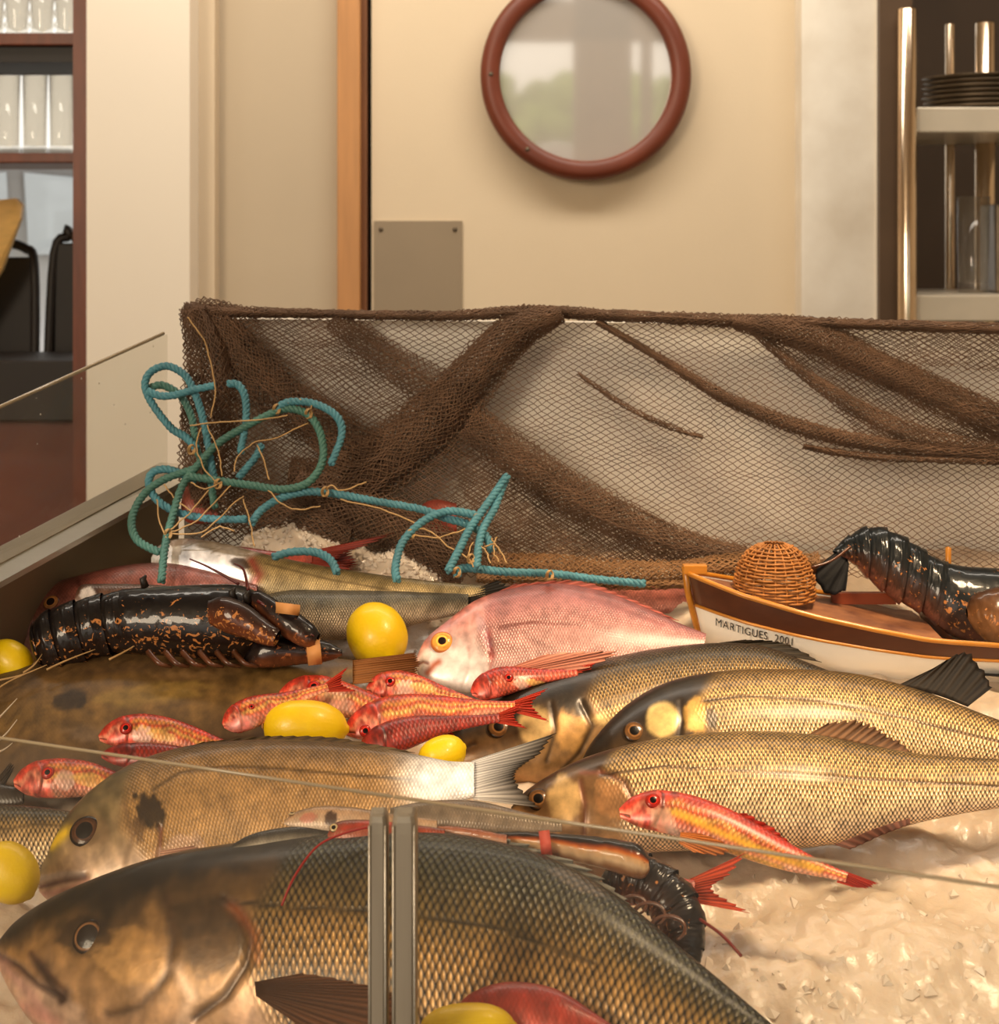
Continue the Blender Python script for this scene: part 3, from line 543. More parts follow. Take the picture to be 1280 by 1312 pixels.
# --- the big bass in front
pl = plBig = plane(450, 1425, 1.0, 52, 16)
t = start('sea_bass', pl, 'largest dark sea bass, whole front of the picture, behind the steel clamps', 'fish')
st = [(-8, 1214, -8, 1226), (22, 1180, 18, 1278), (70, 1150, 60, 1330), (140, 1120, 130, 1368), (215, 1096, 215, 1392), (300, 1081, 300, 1407), (400, 1069, 400, 1420), (500, 1062, 500, 1425), (600, 1071, 590, 1425), (700, 1097, 680, 1420), (790, 1147, 760, 1413), (870, 1212, 840, 1405), (940, 1270, 905, 1402), (1010, 1330, 975, 1410)]
o, sf_ = body('body', st, pl, RB, [(1, (44, 46, 34)), (.62, (70, 66, 44)), (.3, (118, 96, 54)), (0, (176, 134, 74)), (-.4, (186, 148, 100)), (-1, (190, 150, 120))], M['skin'], t, 420, 130,
  head=[(1, (34, 28, 20)), (.62, (44, 34, 22)), (.35, (96, 72, 44)), (0, (160, 120, 72)), (-.4, (176, 136, 96)), (-1, (196, 158, 136))], hs=.41, scale=.0035, noise=.3, scs=.015, marks=[
  ('e', 170, 1225, 62, 36, 20, (206, 156, 92), .55, .8), ('e', 268, 1205, 46, 52, 10, (92, 66, 38), .75, .7), ('e', 60, 1290, 60, 30, 30, (206, 176, 156), .6, .4),
  ('l', [(212, 1150), (222, 1200), (214, 1250), (180, 1290), (140, 1300)], 7, (70, 48, 30), .8, -.0015), ('l', [(224, 1240), (242, 1280), (230, 1312)], 8, (226, 190, 160), .6, .001),
  ('l', [(286, 1150), (312, 1172), (322, 1200), (316, 1235), (290, 1275), (250, 1305)], 5, (48, 26, 16), .9, -.004), ('l', [(280, 1160), (305, 1185), (310, 1210)], 9, (34, 24, 14), .6, .0015),
  ('l', [(298, 1160), (328, 1196), (330, 1230)], 7, (170, 92, 48), .6, -.001), ('l', [(300, 1155), (360, 1162), (420, 1164), (520, 1170), (640, 1190), (760, 1235)], 3, (34, 26, 14), .9, -.001),
  ('l', [(-4, 1222), (24, 1238), (48, 1262), (80, 1278)], 5, (60, 34, 26), .9, -.004), ('l', [(40, 1222), (62, 1250), (84, 1270), (78, 1284)], 6, (74, 44, 28), .8, .0016), ('l', [(0, 1232), (40, 1275), (58, 1300)], 8, (206, 156, 146), .7, 0),
  ('e', 108, 1200, 38, 28, 10, (40, 28, 18), .8, .5), ('l', [(48, 1235), (66, 1262), (78, 1280)], 8, (44, 24, 18), .85, -.003), ('l', [(30, 1290), (70, 1310)], 10, (206, 140, 132), .6), ('e', 255, 1180, 40, 26, 20, (60, 44, 26), .6, .9), ('e', 150, 1235, 40, 16, 30, (196, 150, 92), .5, .9), ('l', [(300, 1110), (250, 1105), (180, 1130)], 9, (24, 20, 14), .5, 0), ('e', 740, 1130, 40, 10, 25, (150, 130, 120), .3, .8)])
eye(sf_, 112, 1201, 21, t, (112, 78, 48), (34, 24, 17), (40, 28, 19), .68, .2)
fin('pectoral_fin', t, pl, [(326, 1258), (328, 1276)], [(390, 1246), (470, 1262), (520, 1285), (500, 1325), (420, 1340)], (74, 48, 30), off=.052, rays=16, tip=(110, 70, 44), lift=.006)
fin('dorsal_fin', t, pl, [(560, 1074), (640, 1086), (720, 1112), (790, 1152)], [(600, 1068), (690, 1084), (770, 1122), (812, 1160)], (96, 92, 80), off=-.002, rays=10, serr=.3, tip=(150, 146, 136))
fin('tail_fin', t, pl, [(1008, 1332), (975, 1408)], [(1110, 1370), (1080, 1410), (1060, 1470)], (50, 42, 30), rays=16)
# --- bass trio on the right
def bass(label, pl, st, gr, hd, marks, eyea, scale=.0024, **k):
    t = start('sea_bass', pl, label, 'fish', None); o, sf_ = body('body', st, pl, RB, gr, M['skin'], t, 300, 96, head=hd, scale=scale, marks=marks, **k)
    eye(sf_, eyea[0], eyea[1], eyea[2], t, (110, 74, 40), (14, 10, 8), (48, 34, 22), .45, .28); return t
plB1 = plane(700, 1005, 1.325, 38, 2)
t = bass('darkest middle sea bass, its head over the yellow lemon, behind the two pale bass', plB1,
  [(553, 966, 553, 976), (572, 938, 578, 988), (610, 908, 636, 1002), (660, 879, 700, 1005), (720, 858, 750, 990), (780, 843, 800, 972), (850, 830, 860, 952), (920, 824, 930, 938), (980, 829, 990, 926), (1040, 851, 1045, 912), (1095, 872, 1095, 908)],
  [(1, (38, 30, 16)), (.5, (78, 62, 30)), (.1, (140, 108, 56)), (-.4, (190, 150, 92)), (-1, (206, 168, 116))], [(1, (22, 17, 11)), (.3, (36, 27, 17)), (-.1, (80, 58, 34)), (-.5, (140, 106, 64)), (-1, (160, 122, 80))],
  [('e', 684, 930, 22, 26, 10, (214, 178, 116), .85, .3), ('e', 730, 935, 20, 30, 0, (196, 148, 84), .85, .7), ('l', [(706, 900), (712, 935), (700, 975)], 3, (44, 30, 18), .8, -.002), ('e', 736, 905, 24, 14, 15, (34, 26, 16), .8, .4),
   ('l', [(745, 900), (760, 930), (742, 965), (722, 985)], 3.5, (56, 40, 24), .9, -.003), ('l', [(556, 972), (585, 962), (608, 952)], 3, (60, 44, 30), .8, -.002), ('e', 790, 915, 34, 12, -14, (224, 192, 126), .6, .6),
   ('l', [(770, 900), (840, 880), (960, 858), (1060, 868)], 2, (60, 46, 26), .6), ('l', [(800, 915), (870, 895), (960, 885), (1010, 892)], 7, (66, 50, 28), .6)], (640, 933, 15), hs=.44, gill=None)
fin('dorsal_fin', t, plB1, [(700, 866), (780, 843), (850, 830)], [(760, 836), (806, 828), (870, 824)], (44, 36, 24), off=-.004, rays=9, serr=.1)
fin('dorsal_fin', t, plB1, [(900, 826), (960, 826), (1020, 842)], [(958, 819), (1006, 824), (1052, 848)], (50, 40, 26), off=-.004, rays=9, serr=.1)
plB2 = plane(900, 1005, 1.275, 38, 2)
t = bass('upper pale golden sea bass with squared cheek patches, dorsal back below the boat', plB2,
  [(745, 974, 745, 984), (762, 945, 775, 1004), (800, 905, 825, 1012), (850, 876, 880, 1008), (920, 861, 940, 1002), (1000, 858, 1020, 998), (1090, 863, 1100, 996), (1180, 885, 1180, 992), (1260, 915, 1250, 986), (1330, 940, 1325, 984), (1385, 952, 1385, 984)],
  [(1, (78, 62, 34)), (.6, (146, 114, 64)), (.25, (204, 164, 100)), (-.3, (224, 186, 132)), (-1, (230, 196, 152))], [(1, (30, 24, 16)), (.2, (44, 32, 20)), (-.4, (84, 62, 38)), (-1, (170, 140, 100))],
  [('e', 849, 922, 22, 24, 0, (230, 196, 124), .95, .15), ('e', 893, 917, 19, 22, 0, (214, 166, 84), .85, .8), ('l', [(872, 900), (874, 922), (870, 945)], 4, (40, 28, 18), .9, -.002), ('e', 912, 918, 9, 19, -10, (26, 18, 12), .9, .8),
   ('l', [(902, 898), (950, 891), (1040, 896), (1140, 915), (1230, 938), (1290, 952)], 2.6, (52, 34, 18), 1.0, -.0008)], (813, 937, 14.5), hs=.345)
fin('dorsal_fin', t, plB2, [(1150, 878), (1200, 890), (1240, 905)], [(1196, 856), (1240, 836), (1272, 880)], (36, 27, 18), off=-.006, rays=9, serr=.06, tip=(28, 20, 14))
fin('tail_fin', t, plB2, [(1383, 953), (1383, 984)], [(1450, 920), (1430, 970), (1450, 1020)], (90, 72, 46))
plB3 = plane(850, 1093, 1.195, 40, 3)
t = bass('lowest pale golden sea bass, long body over the ice, behind the striped mullet', plB3,
  [(655, 1034, 655, 1044), (678, 1010, 686, 1072), (730, 979, 740, 1090), (790, 958, 800, 1094), (860, 944, 870, 1091), (950, 937, 950, 1090), (1040, 941, 1040, 1086), (1110, 954, 1110, 1074), (1180, 966, 1180, 1054), (1250, 971, 1250, 1040), (1310, 973, 1310, 1032)],
  [(1, (92, 74, 42)), (.6, (164, 130, 76)), (.25, (208, 168, 106)), (-.2, (224, 184, 130)), (-.6, (238, 206, 160)), (-1, (234, 200, 164))], [(1, (40, 28, 16)), (.4, (76, 54, 30)), (0, (130, 94, 56)), (-.5, (196, 150, 98)), (-1, (214, 168, 120))],
  [('e', 745, 1030, 70, 46, 0, (120, 86, 52), .75, .4), ('e', 722, 1025, 22, 32, 0, (222, 182, 120), .85, .4), ('l', [(744, 1000), (750, 1030), (748, 1068)], 3.5, (110, 66, 44), .9, -.002), ('e', 784, 1024, 22, 28, 0, (176, 124, 76), .8, .8), ('l', [(770, 988), (800, 1000), (812, 1024)], 4, (96, 42, 30), .9, -.003),
   ('l', [(745, 990), (790, 990)], 3, (130, 70, 50), .6), ('l', [(770, 992), (850, 981), (950, 987), (1060, 995), (1180, 1002), (1290, 1008)], 2.6, (66, 44, 24), 1.0, -.0008)], (690, 1024, 15), hs=.25)
fin('dorsal_fin', t, plB3, [(1035, 941), (1080, 948), (1120, 956), (1166, 966)], [(1062, 926), (1110, 924), (1142, 942), (1168, 964)], (128, 92, 62), off=-.005, rays=13, serr=.2, tip=(90, 62, 42))
fin('anal_fin', t, plB3, [(1166, 1048), (1120, 1062), (1070, 1082)], [(1166, 1056), (1130, 1070), (1090, 1088)], (110, 70, 56), off=.01, rays=9)
fin('tail_fin', t, plB3, [(1308, 973), (1308, 1032)], [(1400, 930), (1380, 1000), (1400, 1070)], (100, 80, 52))
# --- gilthead bream
pl = plane(170, 1162, 1.145, 43, 8); plBr = pl
t = start('gilthead_bream', pl, 'tan sea bream with a black gill blotch and yellow brow, sunlit patch painted on its tail at centre', 'fish')
st = [(48, 1130, 50, 1142), (60, 1088, 74, 1162), (84, 1048, 120, 1168), (120, 1010, 170, 1166), (172, 977, 225, 1156), (240, 956, 285, 1142), (320, 948, 350, 1130), (400, 949, 410, 1112), (470, 956, 470, 1088), (530, 966, 525, 1060), (575, 975, 570, 1034), (608, 976, 608, 1022)]
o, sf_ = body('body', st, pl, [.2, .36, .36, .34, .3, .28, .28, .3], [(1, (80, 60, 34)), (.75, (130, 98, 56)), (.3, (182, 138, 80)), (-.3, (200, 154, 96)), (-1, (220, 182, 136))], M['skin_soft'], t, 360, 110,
  head=[(1, (84, 72, 46)), (.5, (132, 112, 76)), (0, (176, 146, 108)), (-.5, (206, 172, 144)), (-1, (222, 186, 166))], hs=.31, scale=.0020, noise=.25, marks=[
  ('e', 192, 1040, 17, 30, -35, (34, 24, 16), .95, 1.0), ('e', 178, 1060, 9, 18, 0, (70, 48, 34), .7, .9), ('l', [(66, 1084), (78, 1072), (90, 1062)], 6, (244, 204, 40), .95, .001),
  ('l', [(206, 1060), (205, 1080), (200, 1120)], 3, (120, 60, 48), .9, -.004), ('l', [(160, 1030), (170, 1070), (160, 1110), (140, 1130)], 3, (120, 92, 66), .6, -.0015),
  ('l', [(52, 1135), (80, 1128), (108, 1124)], 4.5, (112, 70, 62), .9, -.004), ('l', [(52, 1126), (80, 1120), (106, 1119)], 4, (196, 178, 170), .8, .0015), ('l', [(56, 1146), (90, 1140), (112, 1130)], 5, (214, 158, 146), .8, .0015),
  ('l', [(196, 1012), (230, 990), (290, 982), (360, 985), (440, 992), (540, 1000), (600, 1002)], 2.4, (76, 56, 34), .9), ('l', [(545, 1002), (575, 1000), (606, 1000)], 32, (248, 246, 240), 1.0), ('e', 112, 1064, 30, 24, 0, (112, 84, 56), .5, .5), ('e', 230, 1095, 40, 24, -20, (222, 182, 160), .55, .7)])  # wide white line paints a sun highlight on the tail base
eye(sf_, 109, 1066, 20, t, (78, 48, 28), (18, 12, 10), (30, 20, 14), .55, .24)
fin('tail_fin', t, pl, [(604, 975), (606, 1024)], [(716, 938), (688, 968), (664, 985), (664, 1002), (690, 1034)], (232, 222, 210), rays=18, serr=.06, tip=(50, 40, 30), lift=.01)  # pale base colour carries the painted tail highlight onto the fin
fin('dorsal_fin', t, pl, [(240, 957), (330, 949), (420, 951), (520, 964)], [(262, 950), (350, 942), (440, 946), (532, 964)], (96, 76, 50), rays=16, serr=.2)
fin('pectoral_fin', t, pl, [(205, 1090), (207, 1112)], [(250, 1083), (262, 1094), (240, 1108)], (214, 164, 140), off=.03, rays=7)
# --- john dory
plD = plane(150, 1005, 1.285, 30, 2)
t = start('john_dory', plD, 'broad flat olive-brown john dory with a dark round side spot', 'fish')
st = [(-70, 930, -70, 940), (-40, 884, -30, 990), (25, 856, 35, 1012), (105, 840, 115, 1012), (200, 829, 210, 1005), (285, 827, 290, 980), (355, 833, 350, 945), (408, 840, 402, 905), (452, 846, 452, 876)]
o, sf_ = body('body', st, plD, [.1, .16, .17, .17, .16, .15, .16, .2], [(1, (78, 56, 30)), (.5, (96, 70, 36)), (0, (118, 88, 42)), (-.5, (100, 74, 40)), (-1, (84, 62, 42))], M['skin_dull'], t, 260, 80, sc=.12, noise=.5, marks=[
  ('e', 90, 898, 27, 14, -12, (36, 26, 16), .85, .5), ('e', 190, 890, 70, 16, -8, (154, 124, 58), .5, .9), ('l', [(110, 862), (220, 852), (330, 846), (430, 852)], 5, (70, 48, 28), .5), ('e', 150, 940, 80, 12, 0, (130, 108, 86), .4, .9), ('e', 250, 862, 60, 9, -4, (140, 104, 60), .5, .8)])
fin('tail_fin', t, plD, [(448, 846), (448, 877)], [(534, 836), (538, 850), (532, 866)], (150, 96, 48), rays=12, serr=.06, tip=(120, 72, 36), dark=.75)
fin('dorsal_fin', t, plD, [(0, 868), (60, 850), (130, 838), (210, 830), (320, 830)], [(10, 856), (72, 838), (140, 828), (222, 822), (330, 828)], (150, 120, 80), rays=22, serr=.5)
P = lambda pl_, pts, off: np.array([onp(pl_, x, y, off+.0*i) for i, (x, y) in enumerate(pts)])
for pts in ([(-8, 873), (20, 867), (42, 860)], [(-10, 888), (14, 872), (60, 852)], [(60, 858), (88, 845), (122, 832)], [(140, 845), (165, 832), (186, 818)], [(-6, 925), (10, 908), (22, 895)], [(-6, 952), (8, 940), (22, 922)], [(-6, 965), (6, 960), (16, 952)], [(30, 862), (44, 852), (54, 838)]):
    Q = cr(P(plD, pts, .022), np.linspace(0, 2, 10)); tube('spine', Q, np.linspace(.0011, .0004, 10), M['twine'] if pts[0][1] < 900 else mat('pale fin spine', (226, 206, 180), .5), t, 6)
for pts in ([(-4, 905), (10, 900), (24, 898)],): pass
# --- pink breams
plP = plane(660, 892, 1.40, 44, 2)
PK = [(1, (134, 76, 76)), (.6, (164, 102, 100)), (.2, (184, 124, 118)), (-.3, (196, 142, 134)), (-1, (222, 184, 176))]
t = start('pink_bream', plP, 'large pink sea bream with an orange eye beside the lemon', 'fish')
st = [(532, 848, 532, 856), (545, 820, 543, 872), (575, 794, 574, 884), (612, 768, 620, 890), (660, 753, 668, 893), (720, 748, 720, 890), (780, 760, 770, 882), (830, 780, 820, 868), (870, 798, 862, 852), (905, 812, 900, 838)]
o, sf_ = body('body', st, plP, [.2, .34, .34, .32, .3, .28, .28, .3], PK, M['skin_soft'], t, 300, 96, head=[(1, (190, 110, 100)), (.5, (214, 150, 140)), (.1, (232, 196, 188)), (-.4, (240, 222, 216)), (-1, (240, 226, 220))], hs=.32, scale=.0019, noise=.22, sc=.7, marks=[
  ('l', [(624, 810), (627, 826), (630, 840)], 3.6, (150, 30, 26), .95, -.004), ('l', [(630, 838), (628, 860), (618, 884)], 2.2, (176, 104, 96), .8, -.003), ('l', [(600, 830), (602, 856), (592, 880)], 2, (196, 140, 132), .6, -.001),
  ('e', 578, 856, 44, 28, 20, (246, 236, 230), .75, .5), ('l', [(548, 862), (556, 852), (562, 848)], 4.5, (206, 98, 50), .9), ('l', [(534, 852), (542, 848), (548, 850)], 2.2, (150, 70, 56), .8, -.002), ('e', 560, 805, 24, 10, -40, (214, 160, 168), .5, .6),
  ('l', [(640, 804), (680, 797), (740, 800), (800, 818), (850, 840)], 2.4, (120, 60, 54), .9), ('l', [(700, 752), (780, 772), (850, 800)], 3, (130, 62, 54), .5, -.001), ('e', 620, 810, 30, 6, 70, (206, 176, 190), .3, .8)])
eye(sf_, 567, 824, 15, t, (236, 166, 72), (30, 20, 20), (206, 120, 66), .40, .4)
fin('pectoral_fin', t, plP, [(634, 862), (632, 876)], [(700, 838), (790, 834), (740, 862), (660, 884)], (206, 124, 98), off=.028, rays=12, tip=(222, 150, 126))
fin('dorsal_fin', t, plP, [(640, 757), (720, 749), (790, 764), (860, 793)], [(662, 748), (740, 744), (808, 766), (870, 795)], (176, 92, 80), rays=14, serr=.2)
pl = plane(780, 822, 1.56, 38, 0)
t = start('pink_bream', pl, 'second pink bream lying behind the orange-eyed one, under the blue rope', 'fish')
body('body', [(625, 764, 625, 772), (650, 750, 655, 806), (700, 742, 700, 818), (780, 741, 780, 824), (850, 746, 850, 822), (905, 756, 905, 810), (950, 766, 950, 796), (985, 770, 985, 788)], pl, [.2, .34, .34, .3, .28, .28], [(1, (150, 78, 68)), (.3, (196, 116, 100)), (-1, (206, 140, 126))], M['skin_soft'], t, 140, 50, sc=.5,
  marks=[('l', [(760, 760), (820, 776), (890, 800)], 2.5, (140, 62, 54), .6)])
# --- fish heads at the back left
pl = plane(110, 852, 1.465, 46, 8)
t = start('dentex', pl, 'dull red-brown sea bream head at far left behind the black lobster', 'fish')
o, sf_ = body('body', [(20, 815, 22, 824), (30, 780, 38, 846), (56, 753, 74, 853), (110, 735, 120, 853), (170, 723, 180, 845), (225, 722, 235, 820), (280, 735, 290, 800), (330, 750, 330, 785)], pl, [.2, .36, .36, .34, .3, .28], [(1, (128, 68, 58)), (.4, (150, 86, 72)), (-.3, (184, 124, 112)), (-1, (196, 142, 134))], M['skin_soft'], t, 200, 70, sc=.5, noise=.35,
  marks=[('l', [(24, 822), (34, 814), (46, 812)], 3, (84, 40, 36), .8, -.002), ('l', [(100, 745), (112, 780), (108, 830)], 3, (84, 40, 34), .7, -.003), ('e', 38, 815, 14, 22, 0, (196, 150, 146), .5, .6), ('l', [(60, 738), (130, 728), (200, 722)], 3, (84, 44, 36), .6)])
eye(sf_, 65, 772, 11, t, (180, 120, 66), (40, 28, 24), (110, 60, 44), .5, .4)
pl = plane(135, 790, 1.44, 50, 8)
t = start('grey_mullet', pl, 'dark small fish with a white cheek, head only, above the black lobster', 'fish')
o, sf_ = body('body', [(96, 765, 97, 772), (104, 750, 108, 785), (126, 748, 130, 795), (160, 748, 165, 795), (210, 750, 215, 792), (260, 755, 262, 785)], pl, [.3, .45, .45, .4], [(1, (66, 44, 34)), (.3, (110, 76, 58)), (-1, (200, 180, 170))], M['skin_soft'], t, 90, 40, sc=.4, marks=[('e', 112, 762, 11, 10, -30, (236, 226, 220), .9, .4), ('l', [(122, 752), (128, 768), (122, 780)], 3, (50, 30, 26), .8)])
plW = plane(300, 765, 1.515, 44, 0)
t = start('whiting', plW, 'olive fish with a bright white upturned face among the ropes', 'fish')
o, sf_ = body('body', [(194, 714, 194, 722), (206, 698, 210, 740), (236, 690, 250, 751), (290, 697, 296, 755), (345, 711, 345, 768), (420, 726, 420, 775), (500, 738, 500, 777), (570, 746, 570, 776), (622, 750, 622, 768)], plW, RB, [(1, (92, 78, 48)), (.5, (142, 122, 76)), (0, (178, 154, 104)), (-1, (206, 184, 140))], M['skin'], t, 260, 70,
  head=[(1, (196, 176, 150)), (.75, (226, 212, 200)), (.2, (246, 238, 232)), (-1, (246, 238, 232))], hs=.42, scale=.0017, sc=.55, marks=[
  ('l', [(196, 722), (214, 727), (230, 728)], 2, (150, 110, 96), .8, -.003), ('l', [(322, 718), (332, 735), (322, 752)], 7, (150, 50, 42), .85, -.003), ('e', 308, 722, 14, 8, 20, (66, 44, 34), .9, .4), ('e', 285, 702, 40, 9, 10, (122, 98, 60), .8, .7), ('e', 232, 694, 22, 6, -6, (150, 120, 96), .7, .6),
  ('l', [(340, 722), (420, 742), (500, 756)], 1.5, (84, 66, 40), .7)])
pl = plane(430, 818, 1.475, 40, 0)
t = start('grey_fish', pl, 'slender grey fish with a black tail ending above the lemon', 'fish')
body('body', [(330, 765, 330, 790), (370, 756, 370, 815), (430, 756, 430, 820), (500, 757, 500, 808), (555, 759, 555, 795), (600, 761, 600, 785)], pl, [.4, .45, .4, .35], [(1, (84, 76, 58)), (.2, (112, 104, 84)), (-.5, (150, 132, 108)), (-1, (170, 148, 124))], M['skin'], t, 140, 50, scale=.0018, sc=.7)
fin('tail_fin', t, pl, [(596, 760), (598, 786)], [(640, 742), (662, 756), (640, 770), (628, 794)], (44, 38, 32), rays=14, serr=.12, tip=(30, 26, 22))
# red tails and snouts poking out of the ice and the net
def tailpiece(name, label, pl, st, base, edge, rgb):
    t = start(name, pl, label, 'fish'); body('body', st, pl, [.4, .4, .35], [(1, tuple(.8*v for v in rgb)), (0, rgb), (-1, tuple(min(255, 1.1*v) for v in rgb))], M['skin_red'], t, 60, 36, sc=.3, noise=.3)
    if base: fin('tail_fin', t, pl, base, edge, rgb, rays=14, serr=.2, tip=tuple(.75*v for v in rgb), lift=.004)
    return t
pl = plane(330, 722, 1.55, 45); tailpiece('gurnard', 'red gurnard with its forked tail lying on the ice mound below the net', pl, [(240, 705, 240, 730), (300, 700, 300, 728), (350, 706, 350, 728), (400, 708, 400, 722)], [(396, 706), (396, 724)], [(500, 684), (470, 700), (436, 712), (440, 722), (470, 738)], (150, 56, 40))
pl = plane(400, 752, 1.545, 45); tailpiece('gurnard', 'red gurnard tail half under the ice left of the blue rope end', pl, [(300, 722, 300, 750), (350, 720, 350, 748), (400, 722, 400, 742)], [(398, 720), (398, 744)], [(450, 706), (456, 722), (444, 735), (462, 748)], (140, 50, 36))
pl = plane(250, 665, 1.60, 60); tailpiece('red_fish', 'rounded red-brown fish snout behind the ropes at upper left', pl, [(232, 645, 232, 652), (238, 624, 238, 668), (256, 620, 256, 672), (280, 630, 280, 668)], None, None, (150, 70, 54))
pl = plane(560, 690, 1.60, 60); tailpiece('red_fish', 'small red fish snout poking from the net at centre', pl, [(536, 664, 536, 668), (542, 646, 542, 680), (560, 640, 560, 688), (585, 645, 585, 684)], None, None, (146, 62, 48))
# --- red mullets
def mullet(label, pl, ax, hh, pal=0, eyep=None, name='red_mullet', group=None, fins=True, nu=150, extra=()):
    t = start(name, pl, label, 'fish', group); st = axis_st(ax, hh)
    pals = [([(1, (176, 44, 28)), (.55, (196, 62, 36)), (.25, (226, 150, 70)), (.05, (206, 70, 44)), (-.2, (236, 178, 90)), (-.45, (214, 90, 56)), (-1, (232, 160, 130))], [(1, (186, 50, 34)), (.3, (206, 70, 50)), (-.2, (230, 140, 110)), (-.6, (206, 72, 56)), (-1, (222, 120, 96))]),
            ([(1, (150, 34, 24)), (.3, (176, 50, 34)), (-.3, (196, 84, 50)), (-1, (190, 80, 60))], [(1, (160, 36, 28)), (0, (196, 66, 50)), (-1, (206, 100, 84))]),
            ([(1, (124, 26, 18)), (0, (150, 40, 26)), (-1, (150, 46, 34))], [(1, (124, 26, 18)), (-1, (150, 46, 34))])]
    g, h = pals[pal]; extra = tuple(extra)+((('e', eyep[0]+eyep[2]*2.7, eyep[1]+eyep[2]*1.0, eyep[2]*1.7, eyep[2]*1.5, 0, (244, 204, 184), .7, .9), ('e', eyep[0]+eyep[2]*6, eyep[1]+eyep[2]*1.2, eyep[2]*2.6, eyep[2]*.9, 12, (246, 200, 110), .6, .9)) if eyep and not extra else ()); A = np.array(ax, float); n = len(hh); q = cr(A, [len(A)*.16]); 
    o, sf_ = body('body', st, pl, [.3, .5, .5, .46, .4, .34], g, M['skin_red'], t, nu, 56, head=h, hs=.24, gill=.2, gl2=False, scale=.0026, noise=.6, sc=.8, mouth=(.07, -.25), marks=extra)
    if eyep: eye(sf_, eyep[0], eyep[1], eyep[2], t, (176, 40, 30), (20, 8, 10), (150, 40, 30), .45, .4)
    if fins:
        e = cr(A, [len(A)-1, len(A)-1.3]); d = e[0]-e[1]; d /= np.linalg.norm(d)+1e-9; nrm = np.array([d[1], -d[0]]); h_ = hh[-1]; L_ = max(hh)*1.6
        fin('tail_fin', t, pl, [tuple(e[0]+nrm*h_-d*3), tuple(e[0]-nrm*h_-d*3)], [tuple(e[0]+d*L_+nrm*L_*.5), tuple(e[0]+d*L_*.55), tuple(e[0]+d*L_-nrm*L_*.5)], (200, 70, 44), rays=10, serr=.12, tip=(186, 50, 34))
    return t
HM = [4, 15, 20.5, 22.5, 22, 20, 17, 13, 9.5, 7, 6]
sc_ = lambda k: [v*k for v in HM]
D = lambda px, py, off=.028: dep(plD, px, py, off)
mullet('red mullet with dark eye lying on the dory, pointing left, left of the round lemon', plane(210, 962, D(210, 962)-.005, 42), [(127, 946), (170, 936), (220, 940), (280, 956), (330, 968)], sc_(.95), 0, (162, 934, 8))
mullet('dark red mullet beneath the one lying on the dory', plane(200, 985, D(200, 985)-.012, 40), [(130, 968), (190, 968), (250, 972), (310, 985)], sc_(.75), 2, None)
mullet('red mullet at far left with a yellow cheek, nose left above the bream', plane(90, 1030, 1.245, 42), [(18, 1004), (60, 998), (110, 998), (160, 1006), (240, 1020)], sc_(1.15), 0, (61, 990, 8.5))
mullet('small pale pink mullet head behind the round lemon, touching the dory', plane(320, 940, D(320, 940)-.01, 40), [(286, 930), (320, 914), (360, 900), (420, 880)], sc_(.9), 0, (322, 905, 4), extra=[('e', 310, 928, 24, 12, -20, (226, 150, 140), .6, .8)])
mullet('red mullet with clear dark eye directly above the round lemon', plane(430, 925, 1.325, 42), [(358, 890), (400, 890), (440, 897), (500, 912), (560, 930)], sc_(1.15), 0, (402, 880, 9), extra=[('e', 430, 900, 22, 16, 10, (240, 196, 170), .6, .9)])
mullet('red mullet behind the others, below the dory tail, touching the pink bream', plane(540, 902, 1.365, 40), [(470, 884), (510, 878), (560, 888), (620, 905)], sc_(.85), 0, (500, 873, 7))
mullet('long red mullet lying right of the round lemon, tail under the dark bass', plane(520, 950, 1.30, 42), [(442, 938), (490, 920), (540, 912), (600, 908), (660, 905)], sc_(1.15), 0, (468, 936, 8))
mullet('dark red mullet lying lowest, between the lemon and the dark bass', plane(540, 965, 1.285, 40), [(462, 958), (510, 942), (560, 930), (640, 920)], sc_(.95), 2, None)
mullet('red mullet whose head shows between pink bream and dark bass', plane(670, 900, 1.365, 42), [(604, 888), (640, 874), (680, 868), (740, 862)], sc_(.85), 1, (652, 869, 6))
plM = plane(880, 1090, 1.12, 45, 4)
t = mullet('bright striped red mullet lying alone on the ice at right of centre', plM, [(794, 1042), (830, 1038), (880, 1046), (940, 1068), (1000, 1095), (1050, 1113), (1085, 1124)], [6, 19, 26, 28, 28, 26, 22, 17, 12, 8, 7], 0, (837, 1027, 10), nu=220, fins=False, extra=[('l', [(865, 1040), (930, 1070), (1000, 1100), (1050, 1114)], 5, (244, 186, 60), .9), ('l', [(880, 1075), (940, 1092), (1000, 1112)], 5, (246, 190, 70), .7), ('e', 850, 1050, 22, 16, 40, (236, 190, 160), .6, .9), ('l', [(880, 1025), (940, 1048), (990, 1075), (1020, 1092)], 7, (190, 44, 28), .8), ('l', [(860, 1065), (920, 1100), (980, 1115)], 6, (240, 214, 200), .6)])
fin('tail_fin', t, plM, [(1078, 1114), (1072, 1130)], [(1126, 1132), (1112, 1138), (1092, 1136)], (206, 62, 36), rays=9, serr=.1, tip=(190, 46, 30))
fin('dorsal_fin', t, plM, [(940, 1042), (980, 1066), (1012, 1088)], [(958, 1042), (996, 1064), (1018, 1086)], (190, 50, 34), rays=7, serr=.2)
fin('pectoral_fin', t, plM, [(872, 1066), (870, 1080)], [(900, 1068), (934, 1082), (926, 1096), (890, 1092)], (236, 140, 70), off=.026, rays=8)
pl = plane(900, 1172, 1.075, 50, 6)
t = start('red_mullet', pl, 'red mullet of which only the fan tail shows by the lobster', 'fish')
